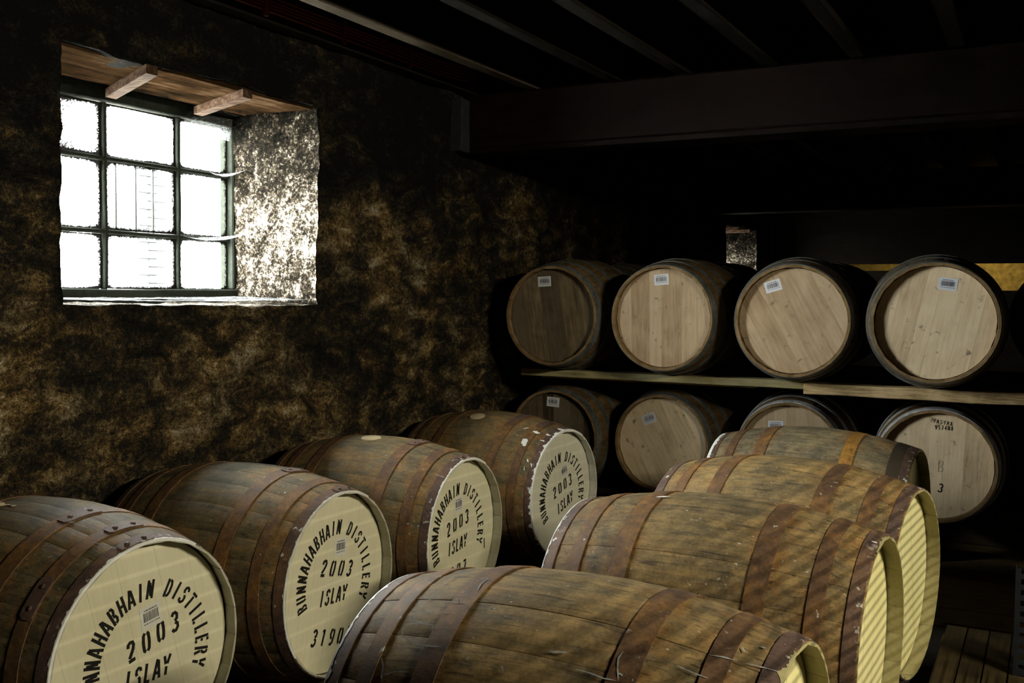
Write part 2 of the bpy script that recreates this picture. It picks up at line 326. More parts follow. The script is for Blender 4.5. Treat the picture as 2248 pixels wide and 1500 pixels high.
def tube(name, pts, r, m, seg=8):
    V, Fc = [], []
    for i, p in enumerate(pts):
        p = Vector(p); t = (Vector(pts[min(i+1, len(pts)-1)])-Vector(pts[max(i-1, 0)])).normalized()
        a = t.cross(Vector((0, 0, 1)) if abs(t.z) < .9 else Vector((1, 0, 0))).normalized(); b = t.cross(a)
        V += [p+r*(math.cos(2*PI*k/seg)*a+math.sin(2*PI*k/seg)*b) for k in range(seg)]
        if i: Fc += [((i-1)*seg+k, (i-1)*seg+(k+1) % seg, i*seg+(k+1) % seg, i*seg+k) for k in range(seg)]
    Fc += [tuple(range(seg)), tuple(range(len(V)-seg, len(V)))[::-1]]
    return fixn(mesh(name, V, Fc, m, smooth=True))

# ================================================================== the building
# left wall with two deep window openings, one continuous rough surface
WX = -3.05
W1 = (2.38, 3.775, 1.345, 2.262); W2 = (10.46, 11.70, 1.35, 2.15)
def wall_disp(p):
    q = Vector((p[0]*.6, p[1], p[2]))
    return (noise.fractal(q*1.6, 1.0, 2.0, 4)*.020 + noise.fractal(q*7+Vector((5, 5, 5)), .9, 2.0, 4)*.011 + noise.fractal(q*24+Vector((1, 9, 5)), .8, 2.0, 3)*.0045)
def grid_lines(a, b, step, keys):
    ks = sorted(set([a, b]+[k for k in keys if a < k < b])); out = []
    for i in range(len(ks)-1):
        n = max(1, int(math.ceil((ks[i+1]-ks[i])/step))); out += [ks[i]+(ks[i+1]-ks[i])*j/n for j in range(n)]
    return out+[ks[-1]]
def build_left_wall():
    V, Fc, FM = [], [], []
    Y = grid_lines(-3.2, 1.2, .12, [])[:-1]+grid_lines(1.2, 6.4, .026, [W1[0], W1[1]])[:-1]+grid_lines(6.4, 14.2, .075, [W2[0], W2[1]])
    Z = grid_lines(-.02, 2.86, .027, [W1[2], W1[3], W2[2], W2[3]])
    idx = {}
    def vert(x, y, z, d):
        k = (round(x, 4), round(y, 4), round(z, 4))
        if k not in idx:
            q = Vector((x, y, z))
            off = Vector((wall_disp(q), wall_disp(q+Vector((31, 3, 7)))*.6, wall_disp(q+Vector((3, 17, 71)))*.6))
            if d == 'wall': off = Vector((off.x*1.5, 0, 0))
            idx[k] = len(V); V.append(q+off)
        return idx[k]
    edge = lambda y, z: any((abs(y-w[0]) < 1e-6 or abs(y-w[1]) < 1e-6) and w[2]-1e-6 <= z <= w[3]+1e-6 or (abs(z-w[2]) < 1e-6 or abs(z-w[3]) < 1e-6) and w[0]-1e-6 <= y <= w[1]+1e-6 for w in (W1, W2))
    for i in range(len(Y)-1):
        ym = (Y[i]+Y[i+1])/2
        for j in range(len(Z)-1):
            zm = (Z[j]+Z[j+1])/2
            if any(w[0] < ym < w[1] and w[2] < zm < w[3] for w in (W1, W2)): continue
            c = [(Y[i], Z[j]), (Y[i+1], Z[j]), (Y[i+1], Z[j+1]), (Y[i], Z[j+1])]
            Fc.append(tuple(vert(WX, y, z, 'edge' if edge(y, z) else 'wall') for y, z in c)); FM.append(0)
    X = grid_lines(-3.66, WX, .026, [])
    for w in (W1, W2):
        zz = [z for z in Z if w[2]-1e-6 <= z <= w[3]+1e-6]; yy = [y for y in Y if w[0]-1e-6 <= y <= w[1]+1e-6]
        for i in range(len(X)-1):
            for a in (0, 1):
                for j in range(len(zz)-1):
                    c = [(X[i], w[a], zz[j]), (X[i+1], w[a], zz[j]), (X[i+1], w[a], zz[j+1]), (X[i], w[a], zz[j+1])]
                    if a: c = c[::-1]
                    Fc.append(tuple(vert(*p, 'edge') for p in c)); FM.append(1)
                for j in range(len(yy)-1):
                    c = [(X[i], yy[j], w[2+a]), (X[i], yy[j+1], w[2+a]), (X[i+1], yy[j+1], w[2+a]), (X[i+1], yy[j], w[2+a])]
                    if not a: c = c[::-1]
                    Fc.append(tuple(vert(*p, 'edge') for p in c)); FM.append(1)
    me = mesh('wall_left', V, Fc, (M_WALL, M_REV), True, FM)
    tag(put('wall_left', me), kind='structure')
build_left_wall()
def slab(name, *a, m=M_WALL, parent=None, **k):
    o = put(name, box(name, *a, m, bev=0, **k), parent)
    if parent is None: o['kind'] = 'structure'
    return o
# outer leaf of the left wall, so that daylight comes through the windows alone
def outer_leaf():
    V, Fc = [], []
    def bx(*a):
        n = len(V); V.extend(boxv(*a)); Fc.extend([tuple(n+i for i in f) for f in BOXF])
    x0, x1 = -3.70, -3.67
    ys = [-3.4, W1[0]-.1, W1[1]+.4, W2[0]-.1, W2[1]+.4, 14.4]
    for i in range(5):
        if i in (1, 3):
            w = (W1, W2)[i//2]
            bx(x0, x1, ys[i], ys[i+1], -.2, w[2]-.1); bx(x0, x1, ys[i], ys[i+1], w[3]+.15, 3.1)
        else: bx(x0, x1, ys[i], ys[i+1], -.2, 3.1)
    tag(put('wall_outer_left', mesh('wall_outer_left', V, Fc, M_BRICK)), kind='structure')
outer_leaf()
slab('wall_far', -3.8, 6.2, 14.2, 14.4, -.05, 2.95, m=M_OCHRE)
slab('screen_low', -3.0, 3.2, 12.35, 12.45, -.01, 1.47, m=M_CBOARD)  # added dark screen covering the lit end wall, standing in for more casks
slab('screen_low_left', -3.0, -1.15, 12.28, 12.349, -.01, 1.69, m=M_CBOARD)  # taller added screen, narrows the lit strip on the left
slab('wall_near', -3.8, 6.2, -3.4, -3.2, -.05, 2.95)
slab('wall_right', 3.2, 3.4, -3.4, 14.2, -.05, 2.95)
# unseen board added to keep the strip lamp's light off the rack heads
slab('lamp_blocker', .36, .40, 3.72, 5.05, -.01, 2.83, m=M_CBOARD)
ceil = slab('ceiling', -3.8, 6.2, -3.4, 14.4, 2.83, 2.97, m=M_CBOARD)
floor = slab('floor', -3.8, 6.2, -3.4, 14.4, -.12, 0, m=M_FLOOR)
tag(put('ground', box('ground', -40, -3.9, -20, 40, -.5, -.3, M_GROUND, bev=0)), kind='structure')

# ceiling boards, joists and the tie beams
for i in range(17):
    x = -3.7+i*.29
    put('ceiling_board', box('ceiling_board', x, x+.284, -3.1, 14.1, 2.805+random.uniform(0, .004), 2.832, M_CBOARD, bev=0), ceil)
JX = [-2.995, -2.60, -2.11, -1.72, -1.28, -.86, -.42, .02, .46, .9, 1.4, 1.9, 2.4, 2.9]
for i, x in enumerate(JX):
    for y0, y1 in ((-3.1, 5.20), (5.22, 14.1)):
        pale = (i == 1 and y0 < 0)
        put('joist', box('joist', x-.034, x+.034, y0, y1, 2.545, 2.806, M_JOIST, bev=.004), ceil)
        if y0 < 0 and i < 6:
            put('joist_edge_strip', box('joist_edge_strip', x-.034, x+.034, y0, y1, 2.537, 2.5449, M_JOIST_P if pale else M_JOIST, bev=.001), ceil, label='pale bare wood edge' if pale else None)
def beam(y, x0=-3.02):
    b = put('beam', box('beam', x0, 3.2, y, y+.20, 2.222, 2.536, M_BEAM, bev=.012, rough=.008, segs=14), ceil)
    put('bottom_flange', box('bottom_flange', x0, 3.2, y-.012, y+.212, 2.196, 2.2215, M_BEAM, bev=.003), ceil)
    return b
beam(5.06); beam(9.75)
put('wall_plate', box('wall_plate', -3.06, -2.985, 4.96, 5.055, 2.20, 2.50, M_PLASTER, bev=.006, rough=.02, segs=3), ceil)
# low header across the far end, its underside cutting off the view of the lit end wall
tag(put('trim_1', box('trim_1', -3.0, 3.2, 12.3, 12.5, 1.772, 2.53, M_CBOARD, bev=.01)), kind='structure')

# floor boards: wide boards running across, then narrow duckboard slats running away from the camera
y = 4.62; k = 0
while y < 6.5:
    wd = random.uniform(.17, .23)
    put('floor_board', box('floor_board', -3.0, 3.1, y, y+wd-.006, 0, .012+random.uniform(0, .004), M_FBOARD, bev=.002), floor); y += wd
db = root('duckboard', (-.35, 3.3, 0), 'low dark wooden duckboard of parallel slats on the floor at lower right', 'duckboard')
for i, x in enumerate([.01, .09, .17, .25, .33, .41]):
    put('slat', box('slat', x, x+.074, -1.0, 1.10, .05, .072, M_SLAT, bev=.003), db)
for yy in (-.9, 0, .95): put('bearer', box('bearer', .0, .49, yy, yy+.09, .0005, .0495, M_FBOARD, bev=.003), db)

# ------------------------------------------------------------------ windows
def window(w, name, battens):
    y0, y1, z0, z1 = w
    W = root(name, (-3.6, (y0+y1)/2, z0), kind='structure'); O = Vector((-3.6, (y0+y1)/2, z0))
    B = lambda nm, xa, xb, ya, yb, za, zb, m, lab=None, **k: put(nm, box(nm, xa-O.x, xb-O.x, ya-O.y, yb-O.y, za-O.z, zb-O.z, m, **k), W, label=lab)
    gx = -3.60; ys = [2.44, 3.02, 3.435, 3.755] if w is W1 else [10.5, 10.86, 11.28, 11.66]
    zs = [1.418, 1.650, 1.962, 2.185] if w is W1 else [1.41, 1.62, 1.88, 2.08]
    fr = .012
    # outer frame: sill rail, head rail and two stiles
    B('frame_rail', gx-.05, gx+.045, y0-.02, y1+.02, z0-.03, zs[0]-fr, M_FRAME, bev=.005, rough=.006, segs=12)
    B('frame_rail', gx-.05, gx+.030, y0-.02, y1+.02, zs[3]+fr, z1+.04, M_FRAME, bev=.005, rough=.006, segs=12)
    B('frame_stile', gx-.05, gx+.035, y0-.06, ys[0]-fr, zs[0]-fr, zs[3]+fr, M_FRAME, bev=.005)
    B('frame_stile', gx-.05, gx+.035, ys[3]+.0, y1+.06, zs[0]-fr, zs[3]+fr, M_FRAME, bev=.006, rough=.008, segs=8)
    for yy in ys[1:3]: B('muntin', gx-.016, gx+.016, yy-.0105, yy+.0105, zs[0]-fr, zs[3]+fr, M_FRAME, bev=.004, rough=.004, segs=14)
    for zz in zs[1:3]: B('muntin', gx-.014, gx+.014, ys[0], ys[3], zz-.0095, zz+.0095, M_FRAME, bev=.004, rough=.004, segs=18)
    for i in range(3):
        for j in range(3):
            g = M_GLASS_F if w is W2 else (M_GLASS_D if (i == 0 and j == 2) else M_GLASS)
            B('pane', gx-.003, gx, ys[i]+(.0105 if i else -.013), ys[i+1]-(.0105 if i < 2 else -.002), zs[j]+(.0095 if j else -.013), zs[j+1]-(.0095 if j < 2 else -.013), g, 'pane speckled with black mould' if g is M_GLASS_D else None, bev=0)
    # boarded lintel with battens nailed under it
    B('lintel_board', -3.30, -3.075, y0+.0, y1-.0, z1-.012, z1+.012, M_LINTEL, bev=.002, rough=.004, segs=8)
    B('lintel_board', -3.50, -3.306, y0+.0, y1-.0, z1-.010, z1+.014, M_LINTEL, bev=.002, rough=.004, segs=8)
    B('lintel_stone', -3.60, -3.512, y0+.0, y1-.0, z1-.005, z1+.05, M_REV, bev=.012, rough=.03, segs=16)
    for (ya, xa, yb, xb) in battens:
        V = [(xa-O.x, ya-.028, 0), (xa-O.x, ya+.028, 0), (xb-O.x, yb+.028, 0), (xb-O.x, yb-.028, 0)]
        V = [(a, b-O.y, z1-O.z-.012-dz) for dz in (.035, 0) for a, b, _ in V]
        me = fixn(mesh('batten', V, BOXF, M_BATTEN)); put('batten', me, W, label='bare wooden batten nailed across the lintel')
    return W
window(W1, 'window_1', [(2.77, -3.03, 3.03, -3.56), (3.285, -3.03, 3.50, -3.53)])
window(W2, 'window_2', [(10.9, -3.03, 11.0, -3.56), (11.35, -3.03, 11.45, -3.55)])
# bars outside the centre pane
bars = root('security_bars', (-3.66, 3.23, 1.66), 'three slim upright bars outside the centre pane of the left window', 'bars')
for y in (3.135, 3.245, 3.345): put('bar', tube('bar', [(0, y-3.23, -.012), (0, y-3.23, .31)], .005, M_GREYST, 8), bars)
for z in (-.016, .312): put('crossbar', box('crossbar', -.006, .006, -.22, .22, z-.005, z+.005, M_GREYST, bev=.001), bars)
# brick pier of the outbuilding across the yard
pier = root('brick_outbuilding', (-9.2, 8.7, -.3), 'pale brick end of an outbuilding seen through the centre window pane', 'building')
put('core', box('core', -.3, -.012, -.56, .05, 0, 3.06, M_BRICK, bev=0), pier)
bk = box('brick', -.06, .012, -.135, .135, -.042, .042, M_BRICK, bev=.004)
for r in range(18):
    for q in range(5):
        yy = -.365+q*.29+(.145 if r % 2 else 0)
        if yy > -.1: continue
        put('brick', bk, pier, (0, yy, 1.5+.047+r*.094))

# cobwebs: thin sheets of silk strung in the window reveal
def web(pts_a, pts_b, label, n=14, sag=.02, holes=()):
    V, Fc = [], []
    A = [Vector(p) for p in pts_a]; Bv = [Vector(p) for p in pts_b]
    def at(P, t):
        t *= len(P)-1; i = min(int(t), len(P)-2); f = t-i; return P[i].lerp(P[i+1], f)
    for i in range(n+1):
        for j in range(n+1):
            s, t = i/n, j/n; p = at(A, s).lerp(at(Bv, s), t); p.z -= sag*math.sin(PI*s)*(.4+.6*math.sin(PI*t)); p += Vector((noise.noise(p*40)*.004,)*3); V.append(p)
    for i in range(n):
        for j in range(n):
            if any(((i+.5)/n-hs)**2/ha**2+((j+.5)/n-ht)**2/hb**2 < 1 for hs, ht, ha, hb in holes): continue
            a = i*(n+1)+j; Fc.append((a, a+1, a+n+2, a+n+1))
    c = sum(V, Vector())/len(V); me = mesh('cobweb', [v-c for v in V], Fc, M_WEB, True)
    tag(put('cobweb', me, loc=c), label, 'cobweb', 'cobwebs in the left window')
web([(-3.57, 3.44, 1.652), (-3.57, 3.74, 1.655)], [(-3.53, 3.46, 1.645), (-3.42, 3.772, 1.690)], 'dusty cobweb shelf at the lower crossbar of the left window reaching the reveal')
web([(-3.57, 3.60, 1.965), (-3.57, 3.75, 1.970)], [(-3.55, 3.64, 1.960), (-3.47, 3.775, 1.995)], 'small cobweb at the upper crossbar beside the reveal of the left window')
web([(-3.56, 3.47, 2.235), (-3.565, 3.76, 2.235)], [(-3.575, 3.45, 2.185), (-3.575, 3.75, 2.13)], 'grey cobweb veil in the top right corner of the left window', sag=.01)
web([(-3.53, 2.45, 1.372), (-3.53, 3.77, 1.374)], [(-3.10, 2.45, 1.366), (-3.09, 3.755, 1.362)], 'long cobweb covering the sill of the left window', n=40, sag=.012, holes=[(.29, .55, .07, .33), (.52, .50, .15, .30)])

# red cables clipped to the side of the first joist
run = root('cable_run', (-2.945, 1.0, 2.60), 'five red cables clipped side by side along the joist next to the left wall', 'cables')
for i in range(5):
    z = .042-i*.017
    pts = [(0, -3.9+.2*0, z)]+[(0.0, yy, z+.004*math.sin(yy*1.7+i)) for yy in [x*.25 for x in range(-14, 14)]]+[(0.0, 3.62, z-.002), (.003, 3.86, z-.006+.014), (.012, 4.02, z+.022)]
    put('cable', tube('cable', pts, .0062, M_RED, 8), run)
for yy in (2.30, 2.83, 3.38, 4.0, -.3, .8, 1.6): put('clip', box('clip', -.003, .0145, yy-.010, yy+.010, -.050, .064 if yy > 3.8 else .056, M_RED, bev=.002), run)

# ================================================================== casks
def prof(s, R, r): return R-(R-r)*abs(s)**2.0
def stave_meshes(prefix, R, r, L, n, m_out, m_rim, rec, thick, seed):
    rs = random.Random(seed); ws = [rs.uniform(.78, 1.25) for _ in range(n)]; t = sum(ws); a = 0; out = []
    S = [-1, -.89, -.78, -.62, -.45, -.27, -.09, .09, .27, .45, .62, .78, .89, 1]
    for wdt in ws:
        a0, a1 = a, a+wdt/t*2*PI; a = a1; g = .0003/R; V, Fc, FM = [], [], []
        jit = rs.uniform(-.0006, .0008)
        for s in S:
            q = prof(s, R, r)+jit; am = (a0+a1)/2
            te = rec if abs(s) > .999 else (rec*1.9 if abs(s) > .88 else thick)
            ring = [(a0+g, q-te), (a0+g, q-.0008), (a0+g+.0026/R, q-.0001), (am, q+.0003), (a1-g-.0026/R, q-.0001), (a1-g, q-.0008), (a1-g, q-te)]
            V += [(s*L/2, rr*math.cos(an), rr*math.sin(an)) for an, rr in ring]
        N_ = len(S)
        for i in range(N_-1):
            for k in range(7):
                b = (k+1) % 7
                Fc.append((i*7+k, i*7+b, (i+1)*7+b, (i+1)*7+k)); FM.append(1 if k == 6 and (i == N_-2 or i == 0) else 0)
        Fc.append(tuple(range(7))); FM.append(1); Fc.append(tuple(range((N_-1)*7, N_*7))[::-1]); FM.append(1)
        me = mesh('stave', V, Fc, (m_out, m_rim), True, FM)
        fixn(me)
        for p in me.polygons:
            if p.material_index == 1 or len(p.vertices) > 4: p.use_smooth = False
        me.set_sharp_from_angle(angle=math.radians(40)); out.append(me)
    return out
def hoop_mesh(R, r, L, s0, s1, m, th=.0028, seg=72):
    V, Fc = [], []; n = 4
    ss = [s0+(s1-s0)*k/3 for k in range(4)]
    for k in range(seg):
        a = 2*PI*k/seg
        P = [(ss[0], 0)]+[(s, th) for s in ss]+[(ss[-1], 0)]
        V += [(s*L/2, (prof(s, R, r)+d)*math.cos(a), (prof(s, R, r)+d)*math.sin(a)) for s, d in P]
    q = 6
    for k in range(seg):
        for j in range(q-1): Fc.append((k*q+j, k*q+j+1, ((k+1) % seg)*q+j+1, ((k+1) % seg)*q+j))
    me = fixn(mesh('hoop', V, Fc, m, True)); me.set_sharp_from_angle(angle=math.radians(40)); return me
def lap_mesh(R, r, L, s0, s1, m, arc=.34, th=.0055):
    """the overlapping tongue end of a hoop, an arc with rounded corners"""
    V, Fc = [], []; na, ns = 12, 4
    for lay, d in ((0, .0028), (1, th)):
        for i in range(na+1):
            u = i/na; ins = 0 if .12 < u < .88 else (1-math.sqrt(max(0, 1-((.12-min(u, 1-u))/.12)**2)))*.5
            for j in range(ns+1):
                v = (j/ns-.5)*(1-ins)*.96+.5; s = s0+(s1-s0)*v; a = (u-.5)*arc; q = prof(s, R, r)+d
                V.append((s*L/2, q*math.cos(a), q*math.sin(a)))
    W_ = (na+1)*(ns+1)
    for i in range(na):
        for j in range(ns):
            a = i*(ns+1)+j; Fc.append((W_+a, W_+a+1, W_+a+ns+2, W_+a+ns+1))
    bd = [i*(ns+1) for i in range(na+1)]+[na*(ns+1)+j for j in range(1, ns+1)]+[i*(ns+1)+ns for i in range(na-1, -1, -1)]+[j for j in range(ns-1, 0, -1)]
    for i in range(len(bd)): a, b = bd[i], bd[(i+1) % len(bd)]; Fc.append((a, b, W_+b, W_+a))
    return fixn(mesh('hoop_lap', V, Fc, m))
def rivet_mesh(m, r=.0078, h=.0036):
    V, Fc = [], []
    for k, (rr, z) in enumerate(((r, 0), (r*.92, h*.5), (r*.6, h*.88), (.0001, h))):
        V += [(rr*math.cos(2*PI*i/10), rr*math.sin(2*PI*i/10), z) for i in range(10)]
    for k in range(3): Fc += [(k*10+i, k*10+(i+1) % 10, (k+1)*10+(i+1) % 10, (k+1)*10+i) for i in range(10)]
    return fixn(mesh('rivet', V, Fc, m, True))
def head_boards(rh, widths, m, gap=.0008, th=.018, jit=0):
    """boards of a cask head, local frame: x out of the head, y right, z up"""
    t = sum(widths); x = -rh; out = []
    for i, wd in enumerate(widths):
        b0, b1 = x, x+wd/t*2*rh; x = b1; b0 += gap if i else 0; b1 -= gap if i < len(widths)-1 else 0
        n = 9; f = lambda b: math.sqrt(max(0, rh*rh-b*b))
        bs = [b0+(b1-b0)*k/n for k in range(n+1)]
        top = [(b, f(b)) for b in bs]; bot = [(b, -f(b)) for b in reversed(bs)]
        P = [p for k, p in enumerate(top+bot) if k == 0 or (abs(p[0]-(top+bot)[k-1][0])+abs(p[1]-(top+bot)[k-1][1])) > 1e-6]
        d = random.uniform(-jit, 0)
        V = [(d, a, b) for a, b in P]+[(d-th, a, b) for a, b in P]; k = len(P)
        Fc = [tuple(range(k)), tuple(range(k, 2*k))[::-1]]+[(j, (j+1) % k, k+(j+1) % k, k+j) for j in range(k)]
        out.append(fixn(mesh('head_board', V, Fc, m)))
    return out
def disc_mesh(name, r, m, th=.015, n=40):
    V = [(0, r*math.cos(2*PI*k/n), r*math.sin(2*PI*k/n)) for k in range(n)]; V += [(-th, y, z) for _, y, z in V]
    return fixn(mesh(name, V, [tuple(range(n)), tuple(range(n, 2*n))[::-1]]+[(k, (k+1) % n, n+(k+1) % n, n+k) for k in range(n)], m))

# --- stencil letters as strokes on a half-by-one grid
GL = {
 'B': [[(.09, 0), (.09, 1)], [(.22, .93), (.36, .91), (.42, .76), (.35, .58), (.22, .55)], [(.22, .45), (.38, .42), (.44, .24), (.36, .09), (.22, .07)]],
 'U': [[(.09, 1), (.09, .25), (.14, .1), (.21, .06)], [(.31, .06), (.39, .1), (.43, .25), (.43, 1)]],
 'N': [[(.08, 0), (.08, 1)], [(.20, .86), (.33, .14)], [(.45, 0), (.45, 1)]],
 'A': [[(.03, 0), (.21, 1)], [(.30, .93), (.49, 0)], [(.20, .30), (.33, .30)]],
 'H': [[(.08, 0), (.08, 1)], [(.19, .5), (.34, .5)], [(.45, 0), (.45, 1)]],
 'I': [[(.25, 0), (.25, 1)]],
 'D': [[(.09, 0), (.09, 1)], [(.22, .93), (.36, .88), (.44, .68), (.44, .32), (.36, .12), (.22, .07)]],
 'S': [[(.44, .76), (.38, .91), (.24, .95), (.11, .86), (.10, .70), (.19, .58)], [(.29, .50), (.41, .39), (.43, .19), (.32, .06), (.2, .05), (.09, .11), (.07, .25)]],
 'T': [[(.01, .93), (.49, .93)], [(.25, 0), (.25, .80)]],
 'L': [[(.12, 0), (.12, 1)], [(.24, .07), (.45, .07)]],
 'E': [[(.10, 0), (.10, 1)], [(.22, .93), (.45, .93)], [(.22, .5), (.40, .5)], [(.22, .07), (.45, .07)]],
 'R': [[(.09, 0), (.09, 1)], [(.22, .93), (.37, .90), (.43, .74), (.35, .56), (.22, .53)], [(.30, .43), (.45, 0)]],
 'Y': [[(.02, 1), (.19, .55)], [(.48, 1), (.31, .55)], [(.25, .43), (.25, 0)]],
 '2': [[(.07, .72), (.09, .88), (.22, .95), (.36, .92), (.42, .76), (.36, .56), (.12, .20)], [(.06, .07), (.46, .07)]],
 '0': [[(.20, .95), (.10, .86), (.07, .6), (.07, .4), (.10, .14), (.20, .05)], [(.31, .95), (.41, .86), (.44, .6), (.44, .4), (.41, .14), (.31, .05)]],
 '3': [[(.07, .82), (.16, .94), (.30, .94), (.42, .82), (.40, .62), (.26, .54)], [(.26, .47), (.42, .36), (.43, .18), (.30, .05), (.15, .06), (.06, .18)]],
 '1': [[(.12, .80), (.25, .94)], [(.28, 0), (.28, .95)]],
 '9': [[(.28, .42), (.14, .46), (.07, .66), (.12, .88), (.25, .95)], [(.34, .94), (.43, .78), (.44, .5), (.38, .18), (.24, .05), (.09, .10)]],
 '7': [[(.05, .93), (.46, .93)], [(.42, .80), (.22, 0)]],
 '4': [[(.34, 0), (.34, 1), (.05, .3), (.46, .3)]], '5': [[(.42, .95), (.12, .95), (.1, .55), (.3, .6), (.43, .4), (.36, .1), (.1, .05)]],
 '8': [[(.25, .52), (.1, .7), (.25, .96), (.4, .7), (.25, .52), (.08, .25), (.25, .04), (.43, .25), (.25, .52)]],
 'V': [[(.02, 1), (.25, 0), (.48, 1)]], 'M': [[(.04, 0), (.08, 1), (.25, .4), (.42, 1), (.46, 0)]], 'K': [[(.08, 0), (.08, 1)], [(.44, 1), (.1, .5), (.46, 0)]],
}
def stroke(P, t, V, Fc, h=.0006):
    n = len(P); base = len(V); L_, R_ = [], []
    for i in range(n):
        a, b = Vector(P[max(i-1, 0)]), Vector(P[min(i+1, n-1)]); d = (b-a).normalized(); nn = Vector((-d.y, d.x)); p = Vector(P[i])
        L_.append(p+nn*t/2); R_.append(p-nn*t/2)
    for i in range(n): V.append((h, *L_[i])); V.append((h, *R_[i]))
    for i in range(n-1): k = base+2*i; Fc.append((k, k+1, k+3, k+2))
def text_mesh(name, items, m):
    """items: (char, (y, z), up angle, height, width factor, stroke thickness in glyph units)"""
    V, Fc = [], []
    for ch, (cy, cz), up, hgt, wf, th, *ln in items:
        ln = ln[0] if ln else 0
        ux = Vector((math.sin(up), -math.cos(up))); uy = Vector((math.cos(up), math.sin(up)))
        for st in GL.get(ch, []):
            pts = [Vector((cy, cz))+ux*((x-.25)*hgt*wf+(y-.5)*hgt*ln)+uy*(y-.5)*hgt for x, y in st]
            stroke(pts, th*hgt, V, Fc)
    me = mesh(name, V, Fc, m)
    return me
def line_items(s, c, ang, hgt, adv, wf=1.0, th=.13, wob=0, lean=0):
    u = Vector((math.cos(ang), math.sin(ang))); out = []
    for i, ch in enumerate(s):
        p = Vector(c)+u*(i-(len(s)-1)/2)*adv; out.append((ch, (p.x, p.y+random.uniform(-wob, wob)), ang+PI/2, hgt, wf, th, lean))
    return out
def arc_items(s, c, rad_, mid, step, hgt, wf=.84, th=.165):
    out = []
    for i, ch in enumerate(s):
        a = math.radians(mid-(i-(len(s)-1)/2)*step); out.append((ch, (c[0]+rad_*math.cos(a), c[1]+rad_*math.sin(a)), a, hgt, wf, th, .16*max(0, math.sin(a))))
    return out
def barcode_label(parent, x, y, z, ang, w_, h_, paper, old=False):
    lab = put('barcode_label', box('barcode_label', 0, .0009, -w_/2, w_/2, -h_/2, h_/2, paper, bev=0), parent, (x, y, z), (ang, 0, 0))
    V, Fc = [], []
    def bar(a0, a1, b0, b1):
        k = len(V); V.extend([(.0012, a0, b0), (.0012, a1, b0), (.0012, a1, b1), (.0012, a0, b1)]); Fc.append((k, k+1, k+2, k+3))
    a = -w_*.36; rs = random.Random(int(abs(y)*1e4)+5)
    while a < w_*.36:
        b = rs.choice((.0009, .0014, .0022))*1.05; bar(a, a+b, -h_*.16, h_*.24); a += b+rs.choice((.0009, .0013, .002))
    a = -w_*.3
    while a < w_*.28: b = rs.uniform(.002, .005); bar(a, a+b, h_*.31, h_*.36); a += b+.0012
    a = -w_*.36
    while a < w_*.36: b = rs.uniform(.002, .006); bar(a, a+b, -h_*.29, -h_*.25); a += b+.002
    put('barcode', mesh('barcode', V, Fc, M_BAR), lab)
    return lab
def surf_mark(name, pts, wdt, m, dims, L, parent, off=.0036):
    """a stroke of chalk or paint lying on the curved side of a cask, pts = (s, degrees)"""
    R, r = dims; V, Fc = [], []
    P = [(s*L/2, math.radians(a)*prof(s, R, r)) for s, a in pts]; Q = []
    for i in range(len(P)-1):
        n = 4
        for k in range(n): Q.append(tuple(P[i][j]+(P[i+1][j]-P[i][j])*k/n for j in (0, 1)))
    Q.append(P[-1]); n = len(Q)
    for i, (x, u) in enumerate(Q):
        a, b = Vector(Q[max(i-1, 0)]), Vector(Q[min(i+1, n-1)]); d = (b-a).normalized() if (b-a).length > 1e-9 else Vector((1, 0)); nn = Vector((-d.y, d.x))
        ta = min(1, i/max(1, n-1)*4, (n-1-i)/max(1, n-1)*4)
        tt = wdt/2*(.25+.75*ta)*(1+noise.noise(Vector((x*90, u*90, 3)))*.9)
        for sg in (1, -1):
            xx, uu = Vector((x, u))+nn*tt*sg; s = max(-.999, min(.999, xx*2/L)); q = prof(s, R, r); an = uu/q if q else 0
            V.append((s*L/2, (q+off)*math.cos(an), (q+off)*math.sin(an)))
    for i in range(n-1): k = 2*i; Fc.append((k, k+1, k+3, k+2))
    return put(name, mesh(name, V, Fc, m), parent)

HR, Hr, HL = .37455, .31051, .83478
RR, Rr, RL = .33643, .285, .84914
HREC, RREC = .043, .034
ST = {
 'cream': stave_meshes('h', HR, Hr, HL, 25, M_STAVE, M_RIM_C, .0055, .026, 3),
 'white': stave_meshes('h', HR, Hr, HL, 25, M_STAVE, M_RIM_W, .0055, .026, 3),
 'warm': stave_meshes('h', HR, Hr, HL, 24, M_STAVE_W, M_RIM_Y, .0055, .026, 5),
 'grey': stave_meshes('h', HR, Hr, HL, 24, M_STAVE_G, M_RIM_Y, .0055, .026, 5),
 'rack': stave_meshes('r', RR, Rr, RL, 24, M_RSTAVE, M_RRIM, .0125, .024, 9),
}
def hoops_for(R, r, L, bands, m, ends=(-1, 1)):
    out = []
    for sg in ends:
        for (a, b) in bands:
            s0, s1 = (a, b) if sg > 0 else (-b, -a); out.append((s0, s1, hoop_mesh(R, r, L, s0, s1, m)))
    return out
HM = {}
for s0, s1, me in hoops_for(HR, Hr, HL, HOG_H, M_HOOP): HM[(round(s0, 3), round(s1, 3))] = me
HM2 = {k: (lambda c: (c.materials.clear(), c.materials.append(M_HOOP_P), c)[2])(v.copy()) for k, v in HM.items()}
RM = [me for _, _, me in hoops_for(RR, Rr, RL, RK_H, M_RHOOP)]
RMG = [me for _, _, me in hoops_for(RR, Rr, RL, RK_H, M_RHOOP_G)]
LAP = {}
RIV = rivet_mesh(M_HOOP_P)
